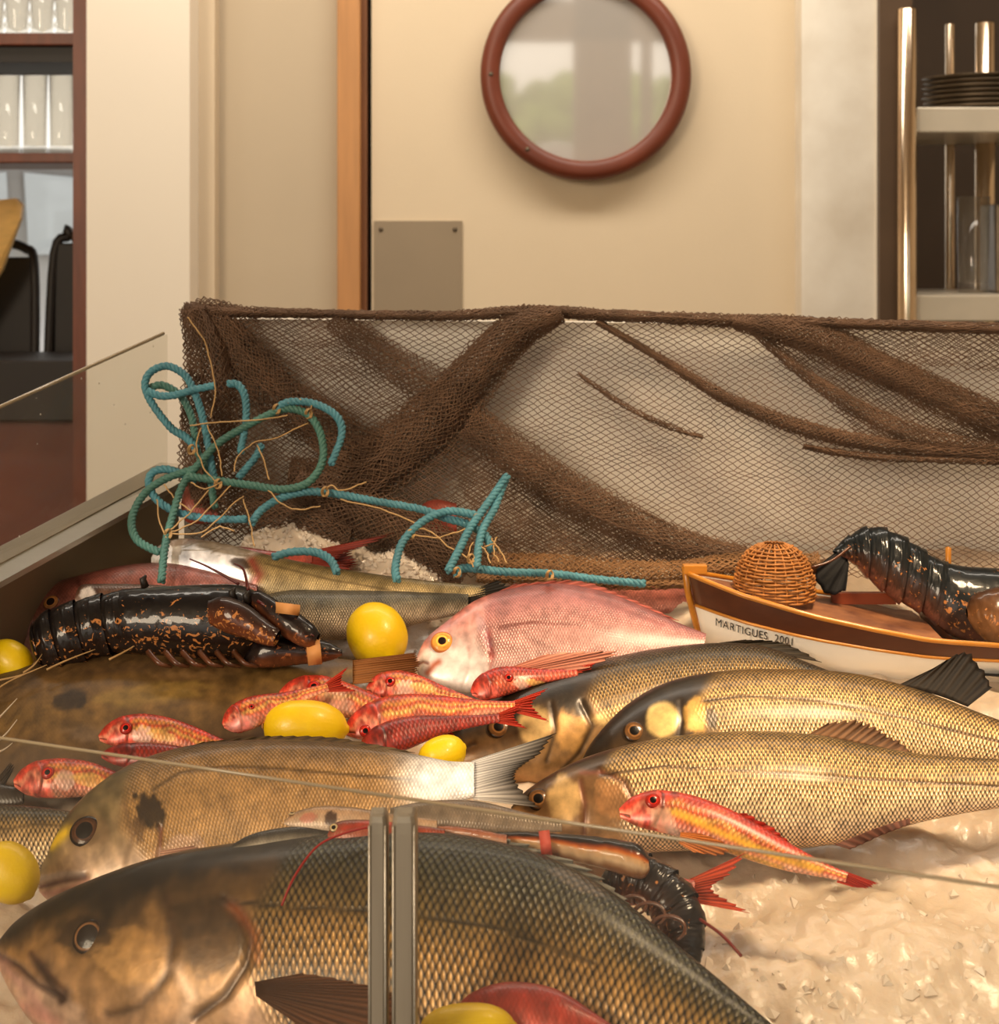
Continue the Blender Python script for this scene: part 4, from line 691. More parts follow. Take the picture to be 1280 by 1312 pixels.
body('body', [(800, 1110, 800, 1160), (840, 1118, 840, 1160), (890, 1128, 890, 1152)], pl, [.4, .4, .35], [(1, (170, 60, 40)), (-1, (200, 90, 60))], M['skin_red'], t, 50, 36, sc=.5)
fin('tail_fin', t, pl, [(884, 1126), (888, 1156)], [(952, 1094), (936, 1120), (912, 1136), (930, 1152), (962, 1170)], (206, 82, 46), rays=12, serr=.14, tip=(190, 66, 38), lift=.004)
pl = plane(680, 1340, .955, 50, 16)
t = start('red_mullet', pl, 'red fish cut by the bottom edge, beside the lemon', 'fish')
body('body', [(575, 1308, 575, 1316), (600, 1275, 600, 1345), (650, 1258, 650, 1360), (710, 1266, 710, 1360), (760, 1296, 760, 1350), (800, 1325, 800, 1345)], pl, [.3, .5, .5, .4], [(1, (150, 36, 24)), (.2, (176, 60, 44)), (-1, (200, 96, 80))], M['skin_red'], t, 130, 50, sc=.25, noise=.4)
# --- fish at the lower left edge
pl = plane(40, 1125, 1.17, 42, 8)
t = start('sea_bass', pl, 'scaled sea bass cut by the left edge under the red mullet', 'fish')
body('body', [(-260, 1050, -260, 1100), (-180, 1030, -180, 1130), (-80, 1025, -80, 1135), (0, 1030, 0, 1128), (70, 1036, 70, 1110), (140, 1048, 140, 1090), (190, 1058, 190, 1082)], pl, RB, BASS, M['skin'], t, 200, 70, scale=.0024, marks=[('l', [(-20, 1066), (50, 1056), (120, 1062)], 2, (80, 60, 34), .7)])
pl = plane(20, 1010, 1.26, 45, 6)
t = start('dark_fish', pl, 'nearly black fish tail at the left edge beside the far left mullet', 'fish')
body('body', [(-90, 1000, -90, 1030), (-40, 998, -40, 1036), (10, 1006, 10, 1034), (30, 1012, 30, 1030)], pl, [.4, .4], [(1, (36, 28, 24)), (-1, (60, 48, 40))], M['skin_soft'], t, 60, 36, sc=.3)
fin('tail_fin', t, pl, [(-6, 1000), (-2, 1024)], [(14, 976), (18, 984), (6, 1004)], (70, 56, 44), rays=7, serr=.2)
pl = plane(10, 1290, 1.14, 46, 14)
t = start('grey_mullet', pl, 'pale grey fish body at the left edge above the big bass head', 'fish')
body('body', [(-200, 1160, -200, 1230), (-130, 1140, -130, 1260), (-60, 1142, -60, 1262), (0, 1150, 0, 1258), (50, 1166, 50, 1240), (95, 1184, 95, 1224)], pl, RB, [(1, (150, 130, 104)), (0, (190, 166, 132)), (-1, (214, 192, 164))], M['skin_soft'], t, 130, 50, scale=.0024, marks=[('l', [(-10, 1178), (40, 1186), (80, 1196)], 2, (110, 70, 60), .7)])
fin('dorsal_fin', t, pl, [(-30, 1148), (0, 1152), (40, 1164)], [(-34, 1108), (4, 1114), (34, 1132), (44, 1156)], (54, 46, 36), rays=12, serr=.15)
# --- small fish in the middle
def small(label, pl, st, g, eyea=None, marks=(), **k):
    t = start('sardine', pl, label, 'fish'); o, sf_ = body('body', st, pl, [.3, .5, .5, .4], g, M['skin_soft'], t, 130, 44, sc=.3, scale=.0016, marks=marks, **k)
    if eyea: eye(sf_, *eyea, t, (200, 176, 130), (16, 12, 12), (120, 90, 60), .5, .4)
    return t
small('small silver fish, head by the left clamp with a wide dark eye', plane(420, 1070, 1.105, 45, 8), [(364, 1052, 364, 1056), (380, 1040, 380, 1062), (410, 1033, 412, 1068), (450, 1034, 450, 1070), (500, 1042, 500, 1070), (560, 1050, 560, 1066)], [(1, (120, 96, 72)), (.4, (196, 156, 120)), (-1, (226, 200, 176))], (374, 1042, 5), [('e', 395, 1048, 12, 7, -20, (206, 120, 100), .7, .6), ('e', 424, 1050, 9, 12, 0, (54, 26, 20), .9, .9)])
small('second small fish head with a ringed eye at the left clamp', plane(450, 1082, 1.09, 45, 8), [(420, 1068, 420, 1072), (430, 1054, 432, 1080), (460, 1050, 460, 1086), (510, 1054, 510, 1086), (570, 1062, 570, 1080)], [(1, (90, 50, 36)), (.2, (170, 70, 44)), (-1, (190, 120, 96))], (428, 1061, 6), [('l', [(440, 1062), (470, 1054), (500, 1054)], 3, (200, 60, 40), .8)])
small('dark blue-grey small fish lying along the back of the big bass', plane(370, 1092, 1.10, 45, 10), [(290, 1088, 290, 1094), (315, 1072, 315, 1096), (345, 1063, 350, 1092), (390, 1058, 390, 1090), (425, 1062, 425, 1088), (470, 1070, 470, 1086)], [(1, (40, 38, 38)), (.3, (70, 66, 62)), (-.3, (150, 140, 124)), (-1, (190, 180, 160))])
small('dim grey fish behind the clamps under the bream tail', plane(590, 1072, 1.12, 42, 6), [(500, 1035, 500, 1058), (550, 1026, 550, 1066), (610, 1026, 610, 1070), (670, 1040, 670, 1068), (720, 1052, 720, 1066)], [(1, (96, 80, 64)), (.3, (120, 104, 86)), (-1, (160, 140, 120))])
# ------------------------------------------------------------------ lemons
def lemon(px, py, rx, ry, d, label, ang=0, tip=(1, 0, .1), squash=1.0):
    c = at(px, py, d); a = rx/F*d; b = ry/F*d*squash; K = 30; q = np.linspace(-1, 1, K)
    rr = b*np.power(np.maximum(1e-6, 1-np.abs(q)**2.2), .5); rr = rr*(1-.0*q); prof = np.stack([np.maximum(rr, 1e-5), q*a], -1)
    nub = np.array([[1e-5, a*1.07], [b*.12, a*1.05]]); prof = np.vstack([prof[:-1], [[b*.2, a*.985], [b*.12, a*1.03], [1e-5, a*1.04]]])
    V, Fq = lathe_vf(prof, (0, 0, 0), 40, tip); V = V*(1+(fbm(V[:, 0]*60+9, V[:, 2]*60+V[:, 1]*40, 5)-.5)[:, None]*.05)
    t = thing('lemon', c-np.array([0, 0, b]), label, 'fruit'); mesh('rind', V+c, Fq, M['lemon'], t)
    e = np.array(tip, float); e /= np.linalg.norm(e); p = c-e*a*.99; lathe('stem_scar', [(1e-5, .0012), (.002, .0012), (.0032, 0)], p, M['oak'], t, 10, -e)
    return t
lemon(483, 814, 45, 38, 1.44, 'whole yellow lemon beside the pink bream head', tip=(.3, -.55, -.35))
lemon(391, 932, 54, 34, 1.295, 'bright round lemon among the red mullets above the bream', tip=(1, .1, -.08), squash=1.0)
lemon(14, 848, 34, 25, 1.41, 'lemon at the far left edge beside the lobster tail', tip=(.8, -.3, -.5))
lemon(566, 968, 32, 24, 1.275, 'lemon mostly hidden under the dark bass snout', tip=(.9, .2, .3))
lemon(12, 1118, 42, 34, 1.115, 'shaded lemon at the left edge below the bream mouth', tip=(.6, -.2, -.5))
lemon(598, 1318, 62, 30, .945, 'lemon cut by the bottom edge right of the clamps', tip=(1, 0, .05))

# ------------------------------------------------------------------ model boat
def boat():
    t = thing('model_boat', (.42, 1.515, CZ-.43), 'wooden model fishing boat with white hull and brown strake, lettered bow', 'model boat')
    xb, L_ = at(884, 738, 1.5)[0], .47; yc = 1.515; n = 60; s = np.linspace(0, 1, n)
    hb = np.interp(s, [0, .04, .1, .2, .35, .5, .7, .85, 1], [.003, .018, .036, .055, .07, .075, .072, .06, .035])
    zg = CZ+np.interp(s, [0, .1, .25, .45, .6, .8, 1], [-.3225, -.336, -.352, -.3685, -.374, -.372, -.362]); zk = CZ-.424
    x = xb+L_*s
    def hull(name, v0, v1, mt, nv=8, out=0.0):
        V = []
        vs = np.linspace(v0, v1, nv)
        for sg in (-1, 1):
            for v in vs:
                z = zg+(zk-zg)*v; xx = x+.010*v*(1-s)**6*2.2; y = yc+sg*(hb*(1-.10*v-.45*v**3)+out); V.append(np.stack([xx, y, z], -1))
        V = np.array(V); a = gridf(nv, n); F_ = np.vstack([a, a[:, ::-1]+nv*n])
        br_ = [[i*n, (i+1)*n, (i+1)*n+nv*n, i*n+nv*n] for i in range(nv-1)]; sr = [[i*n+n-1, i*n+n-1+nv*n, (i+1)*n+n-1+nv*n, (i+1)*n+n-1] for i in range(nv-1)]
        return mesh(name, V.reshape(-1, 3), np.vstack([F_, br_, sr]), mt, t)
    white = mat('chalky white hull paint', (252, 248, 240), .6, var=.03, vscale=12); orange = mat('varnished orange wood', (212, 138, 44), .35, var=.12, stretch=(2, 10, 10), coat=.4); brown = mat('brown hull strake', (96, 52, 30), .4, var=.15, stretch=(2, 12, 12), coat=.3); deckm = mat('worn brown deck paint', (156, 104, 68), .55, var=.2, vscale=34, dark=(88, 46, 28))
    hull('hull', .0, .86, white); hull('waterline', .86, 1.0, mat('blue bottom paint', (60, 104, 128), .5), 4)
    hull('strake', .02, .30, brown, 5, .0012)
    for sg in (-1, 1):
        for v, r, nm in ((.0, .0026, 'gunwale'), (.30, .0016, 'rubbing_strip')):
            z = zg+(zk-zg)*v; P = np.stack([x+.01*v*(1-s)**6*2.2, yc+sg*(hb*(1-.1*v-.45*v**3)+.0014), z], -1); tube(nm, P, r, orange, t, 6)
    # decks
    def deck(name, s0, s1, dz, mt):
        k = (s >= s0) & (s <= s1); V = np.vstack([np.stack([x[k], yc-hb[k]*.97, zg[k]+dz], -1), np.stack([x[k], yc+hb[k]*0, zg[k]+dz+.003], -1), np.stack([x[k], yc+hb[k]*.97, zg[k]+dz], -1)]); m = k.sum(); return mesh(name, V, gridf(3, m)[:, ::-1], mt, t)
    deck('foredeck', .0, .50, -.003, deckm); deck('cockpit_floor', .48, .9, -.03, M['dark']); deck('afterdeck', .88, 1, -.003, deckm)
    i = int(.5*n); mesh('bulkhead', [(x[i], yc-hb[i]*.97, zg[i]), (x[i], yc+hb[i]*.97, zg[i]), (x[i], yc+hb[i]*.97, zg[i]-.032), (x[i], yc-hb[i]*.97, zg[i]-.032)], [(0, 1, 2, 3)], brown, t, smooth=False)
    tube('stem_post', [(xb-.003, yc, zg[0]+.006), (xb+.0, yc, zg[0]-.02), (xb+.011, yc, CZ-.385), (xb+.022, yc, zk)], .0034, orange, t, 6)
    box('bow_block', (xb-.005, yc-.005, zg[0]-.001), (xb+.018, yc+.005, zg[0]+.008), orange, t, .001)
    box('thwart', (at(1060, 750, 1.57)[0], yc+.03, zg[20]-.001), (at(1140, 750, 1.57)[0], yc+.038, zg[20]+.010), mat('red brown coaming', (150, 70, 40), .4), t)
    p = at(1215, 722, 1.58); tube('mast_peg', [p-[0, 0, .03], p+[0, 0, .016]], .003, orange, t, 8)
    # lettering on the bow
    cu = bpy.data.curves.new('lettering', 'FONT'); cu.body = 'MARTIGUES  2001'; cu.size = .0105; cu.extrude = .0002; cu.space_character = 1.12
    lt = bpy.data.objects.new('lettering', cu); C.objects.link(lt)
    dg = bpy.context.evaluated_depsgraph_get(); me = bpy.data.meshes.new_from_object(lt.evaluated_get(dg)); bpy.data.objects.remove(lt)
    me.materials.clear(); me.materials.append(M['black']); lo = bpy.data.objects.new('lettering', me)
    co = np.empty(len(me.vertices)*3, np.float32); me.vertices.foreach_get('co', co); co = co.reshape(-1, 3); wd = co[:, 0].max()
    p0, p1 = at(921, 800, 1.47)[0], at(1019, 820, 1.45)[0]; xx = p0+(p1-p0)*co[:, 0]/wd; ss = (xx-xb)/L_
    z0 = np.interp(ss, s, zg+(zk-zg)*.30)-.0108; zz = z0+co[:, 1]; hbb = np.interp(ss, s, hb); vv = .5
    yy = yc-(hbb*(1-.1*vv-.45*vv**3))-.0016-co[:, 2]; zgv = np.interp(ss, s, zg); v_ = (zz-zgv)/(zk-zgv); yy = yc-(hbb*(1-.1*v_-.45*v_**3))-.0006-co[:, 2]
    me.vertices.foreach_set('co', np.stack([xx, yy, zz], -1).astype(np.float32).ravel()); link(lo, t)
    return t
boat()
def basket():
    c = at(992, 764, 1.512); c[2] = CZ-.3515+.006; R_, H = .0385, .052
    t = thing('wicker_basket', c, 'small upturned wicker basket on the foredeck of the boat', 'basket'); wk = mat('golden wicker', (190, 124, 60), .6, var=.2, vscale=60); ns = 22
    def pt(a, h, o=0): 
        r = R_*(math.sqrt(max(0, 1-(h**2.6)*.93)))+o; return (c[0]+r*math.cos(a), c[1]+r*math.sin(a), c[2]+h*H)
    for k in range(ns):
        a = k*2*math.pi/ns; tube('stake', [pt(a, h) for h in np.linspace(0, 1, 14)], .0009, wk, t, 5)
    wv = MB()
    for j in range(17):
        h = .02+j*.058; q = np.linspace(0, 2*math.pi, ns*4+1); wv.tube([pt(a+.1*math.sin(j*4), min(h, .995)+.006*math.sin(3*a+j), .0012*math.cos(ns*a/2+math.pi*j)+.0004) for a in q], .00115, wk and 5)
    wv.build('weave', wk, t); return t
basket()

# ------------------------------------------------------------------ lobsters
def outline(top, bot, t0, t1, n, flare=.04):
    K1, K2 = len(top)-1, len(bot)-1; q = np.linspace(t0, t1, n); T = cr(top, q*K1); B = cr(bot, q*K2); c = (T+B)/2; h = (T-B)/2
    f = (1-.10*(1-np.linspace(0, 1, n))**2+flare*np.linspace(0, 1, n)**3)[:, None]; return np.concatenate([c+h*f, c-h*f], 1)
BLK = [(1, (22, 20, 24)), (.2, (30, 24, 24)), (-.4, (40, 28, 22)), (-1, (96, 60, 38))]
def shellpart(name, st, pl, t, g=BLK, ratio=(.7, .8, .8, .7), mt='shell', sc=.4, nu=50, nv=44, **k):
    return body(name, st, pl, list(ratio), g, M[mt], t, nu, nv, sc=sc, noise=.3, bumpy=k.pop('bumpy', .0009), lowspeck=True, **k)
# left black lobster
pl = plLb = plane(230, 858, 1.385, 52, 4)
t = start('lobster', pl, 'glossy black lobster with orange speckles and banded claws, far left', 'lobster')
top = [(41, 826), (42, 800), (60, 783), (90, 771), (125, 762), (160, 756)]; bot = [(44, 838), (52, 858), (76, 860), (106, 852), (136, 842), (166, 838)]
cuts = [0.0, .2, .4, .6, .8, 1.0]
GL = [(1, (14, 11, 14)), (.1, (16, 12, 13)), (-.1, (20, 14, 13)), (-1, (40, 27, 20))]
for i in range(len(cuts)-1):
    st = outline(top, bot, cuts[i], min(1, cuts[i+1]+.04), 8, .03)
    shellpart('tail_segment', st, pl, t, GL, sc=.45, marks=[('e', 120, 826, 130, 24, -4, (40, 26, 20), .0, .1)])
o, sfL = shellpart('carapace', [(146, 776, 146, 808), (154, 757, 156, 836), (206, 752, 214, 842), (262, 749, 270, 848), (310, 750, 318, 844), (336, 764, 338, 828), (346, 786, 346, 806)], pl, t, GL, sc=.55, nu=120, nv=70)
for k_, (px, py) in enumerate([(186, 742), (300, 758), (318, 762)]): tube('antenna_base', [onp(pl, px, py+10, .03), onp(pl, px-3, py, .035), onp(pl, px+1, py-5, .036)], [.004, .0035, .001], M['dark'], t, 6)
CL = [(1, (18, 13, 16)), (0, (28, 18, 18)), (-.5, (44, 26, 20)), (-1, (120, 68, 40))]
shellpart('claw', [(310, 846, 312, 852), (330, 820, 334, 856), (352, 812, 356, 855), (380, 814, 382, 852), (406, 818, 406, 850), (425, 824, 424, 846), (438, 832, 438, 840)], plane(370, 856, 1.372, 50, 4), t, CL, mt='claw')
shellpart('claw', [(318, 758, 316, 770), (336, 758, 330, 784), (360, 772, 350, 806), (384, 786, 372, 822), (402, 800, 392, 830), (410, 812, 404, 826)], plane(360, 830, 1.362, 50, 4), t, CL, mt='claw')
shellpart('claw_arm', [(268, 770, 268, 800), (290, 764, 290, 812), (320, 776, 312, 818), (345, 796, 336, 826), (360, 808, 350, 828)], plane(310, 830, 1.352, 50, 4), t, [(1, (32, 18, 16)), (0, (56, 30, 22)), (-1, (120, 66, 40))], sc=.7, mt='shell')
bandm = mat('tan rubber band', (226, 158, 92), .6, var=.05)
def band(parent, pl, a, b, w_, off, m_=None):
    """strap over a claw between picture points a (top) and b (bottom)"""
    A = np.array(a, float); B = np.array(b, float); q = np.linspace(0, 1, 14); d = (B-A)/np.linalg.norm(B-A); nn = np.array([-d[1], d[0]])*w_/2; V = []
    for s_ in (-1, 1):
        for h in (0, .0012):
            for k in q: p = A+(B-A)*k+nn*s_; V.append(onp(pl, p[0], p[1], off*math.sin(math.pi*(.06+.88*k))**.6+h))
    V = np.array(V); n = 14; r = lambda i, j: np.array([[i*n+k, i*n+k+1, j*n+k+1, j*n+k] for k in range(n-1)]); F_ = np.vstack([r(1, 3), r(0, 1), r(3, 2), r(2, 0)])
    return mesh('rubber_band', V, F_, m_ or bandm, parent)
band(t, plane(370, 856, 1.372, 50, 4), (400, 814), (404, 852), 18, .021); band(t, plane(360, 830, 1.362, 50, 4), (384, 782), (352, 778), 14, .018)
for k_ in range(6):
    x0 = 190+k_*22; P = [onp(pl, x0, 835, .02), onp(pl, x0+14, 850, .024), onp(pl, x0+30, 854, .018)]; tube('leg', cr(P, np.linspace(0, 2, 10)), np.linspace(.003, .0015, 10), M['lobleg'] if 'lobleg' in M else M.setdefault('lobleg', mat('dark orange leg shell', (110, 62, 36), .3, var=.3, vscale=60, coat=.5)), t, 6)
for pts in ([(306, 748), (270, 728), (243, 716)], [(318, 756), (312, 730), (300, 722)], [(330, 770), (380, 800), (402, 815)]): tube('antenna', cr([onp(pl, x, y, .035) for x, y in pts], np.linspace(0, 2, 12)), np.linspace(.0016, .0006, 12), mat('dark red feeler', (92, 26, 24), .3), t, 6)
# lobster in the boat
pl = plane(1180, 812, 1.50, 58, 0)
t = start('lobster', pl, 'dark blue-black lobster draped over the boat at the right edge', 'lobster')
top = [(1066, 706), (1084, 688), (1106, 676), (1132, 677), (1160, 690), (1184, 706), (1210, 721), (1236, 727)]; bot = [(1078, 712), (1094, 722), (1110, 738), (1130, 756), (1152, 772), (1178, 784), (1200, 800), (1212, 806)]
G2 = [(1, (14, 18, 20)), (.3, (16, 22, 26)), (-.3, (30, 32, 34)), (-.85, (80, 56, 46)), (-1, (130, 84, 68))]
cu_ = [0, .13, .27, .41, .55, .69, .84, 1]
for i in range(7): shellpart('tail_segment', outline(top, bot, cu_[i], min(1, cu_[i+1]+.03), 6, .06), pl, t, G2, sc=.25, bumpy=.0014)
shellpart('carapace', [(1196, 738, 1196, 790), (1204, 722, 1206, 806), (1236, 726, 1236, 820), (1280, 728, 1280, 826), (1340, 730, 1340, 826), (1390, 745, 1390, 815), (1420, 770, 1420, 790)], pl, t, G2, sc=.5, nu=100, nv=60)
shellpart('claw', [(1238, 780, 1240, 792), (1244, 764, 1256, 812), (1262, 756, 1280, 828), (1300, 750, 1310, 826), (1350, 770, 1350, 810)], plane(1260, 828, 1.455, 55, 0), t, [(1, (60, 38, 24)), (0, (104, 68, 40)), (-1, (150, 104, 66))], sc=.3, bumpy=.002)
fin('tail_fan', t, pl, [(1080, 700), (1088, 722)], [(1052, 722), (1044, 738), (1060, 762), (1084, 758)], (26, 26, 28), off=.0, rays=5, serr=.05, tip=(16, 16, 20))
tube('antenna', cr([onp(pl, x, y, .02) for x, y in ((1090, 700), (1066, 718), (1040, 727))], np.linspace(0, 2, 10)), .0012, M['lobleg'], t, 6)
# front lobster
d_ = lambda x, y, o: dep(plBig, x, y, 0)+o
pl = plane(850, 1232, d_(850, 1215, .03), 50, 16)
t = start('lobster', pl, 'curled dark lobster behind the big bass, pink band on its claw', 'lobster')
out = [(770, 1122), (792, 1096), (826, 1092), (862, 1112), (890, 1140), (904, 1178), (903, 1212), (896, 1236)]; inn = [(778, 1150), (790, 1150), (808, 1156), (826, 1168), (838, 1184), (848, 1200), (858, 1216), (866, 1238)]
cu_ = [0, .15, .29, .43, .57, .71, .85, 1.0]
G3 = [(1, (24, 22, 24)), (.2, (32, 26, 26)), (-.6, (60, 38, 28)), (-1, (130, 66, 40))]
for i in range(7)[::-1]: shellpart('tail_segment', outline(out, inn, cu_[i], min(1, cu_[i+1]+.03), 6, .05), pl, t, G3, sc=.35, bumpy=.0014)
for (x, y, r) in ((832, 1172, 20), (856, 1190, 22), (812, 1160, 16)):
    q = np.linspace(0, 1.5*math.pi, 20); tube('swimmeret', [onp(pl, x+r*math.cos(a+2.6), y+r*.75*math.sin(a+2.6), .03) for a in q], np.linspace(.0018, .001, 20), M['lobleg'], t, 6)
pc_ = plane(720, 1112, d_(720, 1100, .012), 46, 14)
CW = [(1, (20, 15, 13)), (.25, (30, 20, 15)), (.02, (150, 66, 24)), (-.12, (206, 112, 40)), (-.3, (206, 160, 112)), (-.7, (216, 180, 140)), (-1, (150, 100, 66))]
shellpart('claw', [(600, 1068, 602, 1074), (640, 1066, 644, 1086), (683, 1066, 700, 1097), (756, 1071, 760, 1110), (800, 1077, 806, 1124), (822, 1084, 824, 1126), (832, 1098, 832, 1116)], pc_, t, CW, mt='claw', sc=.0, nu=90)
shellpart('claw_finger', [(534, 1062, 534, 1067), (570, 1058, 570, 1070), (610, 1062, 612, 1078), (650, 1070, 650, 1084)], plane(600, 1080, d_(600, 1080, .0), 46, 14), t, [(1, (110, 62, 44)), (0, (176, 110, 84)), (-1, (214, 170, 140))], mt='claw', sc=0)
band(t, pc_, (697, 1064), (701, 1099), 14, .016, mat('pink rubber band', (206, 84, 66), .55, var=.05))
tube('antenna', cr([at(897, 1178, 1.03), at(925, 1198, 1.0), at(950, 1225, .985)], np.linspace(0, 2, 10)), .0011, mat('red feeler', (130, 34, 26), .3), t, 6)

Q = cr([onp(plBig, x, y, o_) for x, y, o_ in ((361, 1160, .045), (378, 1122, .046), (406, 1085, .04), (440, 1068, .035), (480, 1058, .03))], np.linspace(0, 4, 24)); tube('antenna', Q, .0009, mat('thin red feeler', (170, 30, 26), .35), t, 6)

# ------------------------------------------------------------------ fishing net
def netd(px, py):
    f = np.clip((py-405)/330, 0, 1.1); base = 1.715-.015*np.clip((px-236)/1100, 0, 1)
    return base-.012-.085*f**1.4-.016*(fbm(px/150, py/90, 21, 2)-.3)*np.clip(f*4, 0, 1)
class Net:
    def __init__(s): s.V = []; s.F = []; s.n = 0
    def edges(s, A, B, r):
        D = B-A; D = D/(np.linalg.norm(D, axis=1)[:, None]+1e-9); up = np.array([0, 1.0, .15]); N_ = np.cross(D, up); N_ /= np.linalg.norm(N_, axis=1)[:, None]+1e-9; M_ = np.cross(D, N_)
        vs = []
        for E in (A, B):
            for a in (math.pi/2, math.pi*7/6, math.pi*11/6): vs.append(E+r*(N_*math.cos(a)+M_*math.sin(a)))
        V = np.stack(vs, 1); k = np.arange(len(A))[:, None]*6+s.n; q = [np.concatenate([k+i, k+(i+1) % 3, k+3+(i+1) % 3, k+3+i], 1) for i in range(3)]
        s.V.append(V.reshape(-1, 3)); s.F.append(np.vstack(q)); s.n += len(A)*6
    def lattice(s, fn, ni, nj, r, keep=None):
        I, J = np.meshgrid(np.arange(ni), np.arange(nj), indexing='ij'); U = I+.5*(J % 2); P, X, Y = fn(U.astype(float), J.astype(float)); ok = keep(X, Y) if keep else np.ones(P.shape[:2], bool)
        A, B = [], []
        for j in range(nj-1):
            sh_ = [(0, 0), (-1, 0)] if j % 2 == 0 else [(0, 0), (1, 0)]
            for a, _ in sh_:
                i0 = np.arange(max(0, -a), ni-max(0, a)); i1 = i0+a; m = ok[i0, j] & ok[i1, j+1]; A.append(P[i0, j][m]); B.append(P[i1, j+1][m])
        s.edges(np.vstack(A), np.vstack(B), r)
    def build(s, name, mt, par): return mesh(name, np.vstack(s.V), np.vstack(s.F), mt, par, smooth=False)
nt_o = thing('fishing_net', at(700, 735, 1.62), 'brown knotted fishing net draped over the pale back panel', 'fishing net')
def bd_at(px, py, d):
    P = np.stack([(px-CX)/F*d, d+0*px, CZ+(HY-py)/F*d], -1); return P
def base_fn(x0, w_, y0, h_, skew, seed, off=0.0, amp=7):
    def f(U, J):
        px = x0+U*w_; py = y0+J*h_+skew*(px-x0); wx = (fbm(px/120, py/80, seed, 3)-.5)*amp*2.2+(vn(U*1.1, J*1.3, seed+5)-.5)*w_*.3; wy = (fbm(px/140, py/60, seed+7, 3)-.5)*amp*2+(vn(U*.9+5, J*1.1, seed+6)-.5)*h_*.6
        px, py = px+wx, py+wy; d = netd(px, py)-off-(vn(U, J, seed+8))*.002; return bd_at(px, py, d), px, py
    return f
nb = Net()
xr = 1400
nb.lattice(base_fn(215, 13.2, 380, 3.9, .035, 31), 93, 96, .00052, lambda X, Y: (X > 238) & (X < xr) & (Y > 405+.012*(X-240)) & (Y < 742))
nb.build('net_mesh', M['net'], nt_o)['kind'] = 'stuff'
# second layer where the net lies double
nb = Net()
def ins(poly):
    def f(X, Y):
        r = np.zeros(X.shape, bool); j = len(poly)-1
        for i in range(len(poly)):
            xi, yi = poly[i]; xj, yj = poly[j]; c = ((yi > Y) != (yj > Y)) & (X < (xj-xi)*(Y-yi)/(yj-yi+1e-9)+xi); r ^= c; j = i
        return r
    return f
for k_, (poly, w_, h_, sk, off) in enumerate([([(400, 408), (470, 408), (560, 500), (690, 590), (900, 700), (1050, 735), (620, 742), (440, 640), (330, 480), (290, 408)], 10, 3.0, .1, .006), ([(540, 520), (700, 590), (840, 670), (1040, 720), (640, 735)], 8, 2.6, .06, .009),
      ([(640, 410), (700, 408), (640, 500), (560, 600), (420, 660), (470, 560)], 8, 2.6, -.2, .012), ([(960, 412), (1070, 425), (1300, 520), (1300, 590), (1100, 560), (1000, 450)], 9, 2.8, .15, .006), ([(1060, 418), (1300, 424), (1300, 480), (1100, 462)], 11, 3.2, .05, .005),
      ([(240, 405), (330, 405), (420, 560), (430, 640), (600, 690), (640, 740), (420, 680), (260, 700), (245, 560)], 8, 3.0, .12, .01)]):
    nb.lattice(base_fn(120, w_, 300, h_, sk, 50+k_*11, off, 10), int(1250/w_), int(480/h_), .00055, ins(poly))
nb.build('net_fold', M['net'], nt_o)['kind'] = 'stuff'
def strip(nb_, cen, hw, layers, seed, off=.01, cl=10, ca=2.4, r=.00058, bulge=.010, gather=1.0, dfix=None):
    cen = np.array(cen, float); hw = np.array(hw, float); L_ = np.linalg.norm(np.diff(cen, axis=0), axis=1).sum(); ni = int(L_/cl)+2; nj = int(2*hw.mean()/ca)+3
    for l in range(layers):
        ph = seed*3+l*7
        def f(U, J):
            q = np.clip(U/(ni-1)+(vn(J*.2, U*0, ph)-.5)*.02, 0, 1)*(len(cen)-1); C_ = cr(cen, q.ravel()).reshape(q.shape+(2,)); q2 = q+.02; C2 = cr(cen, np.clip(q2, 0, len(cen)-1).ravel()).reshape(q.shape+(2,)); Cm = cr(cen, np.clip(q-.02, 0, len(cen)-1).ravel()).reshape(q.shape+(2,))
            T = C2-Cm; T /= np.linalg.norm(T, axis=-1)[..., None]+1e-9; Nn = np.stack([-T[..., 1], T[..., 0]], -1)
            H = np.interp(q, np.arange(len(hw)), hw); a = J/(nj-1)*2-1; a = np.sign(a)*np.abs(a)**gather; a = a+(fbm(U*.12, a*2+9, ph, 2)-.5)*.7+(l/max(1, layers)-.5)*.15
            XY = C_+Nn*(a*H)[..., None]; XY = XY+(np.stack([vn(U*1.3, J*1.7, ph+1), vn(U*1.1, J*1.9, ph+2)], -1)-.5)*3.0
            d = (netd(XY[..., 0], XY[..., 1]) if dfix is None else np.interp(q, np.arange(len(dfix)), dfix))-off-l*.0015-bulge*np.maximum(0, 1-a*a); return bd_at(XY[..., 0], XY[..., 1], d), XY[..., 0], XY[..., 1]
        nb_.lattice(f, ni, nj, r)
nb = Net()
strip(nb, [(236, 398), (300, 400), (420, 402), (560, 405), (690, 400), (800, 405), (960, 412), (1120, 416), (1400, 426)], [10, 6, 5, 6, 8, 7, 8, 6, 7], 5, 1, off=.006, cl=8, ca=1.6, bulge=.012)
strip(nb, [(232, 402), (262, 392), (300, 398), (330, 404)], [5, 10, 8, 4], 3, 33, off=.0, cl=7, ca=3)
strip(nb, [(246, 396), (262, 450), (268, 520), (262, 590), (255, 640)], [14, 28, 34, 30, 22], 4, 2, off=.02, cl=9, ca=2.6, bulge=.02)
strip(nb, [(268, 400), (310, 450), (360, 510), (430, 560), (480, 620)], [16, 24, 30, 34, 34], 3, 3, off=.012, cl=9, ca=2.8)
strip(nb, [(425, 408), (480, 450), (540, 490), (610, 530)], [12, 20, 24, 26], 2, 4, cl=10, ca=3.2)
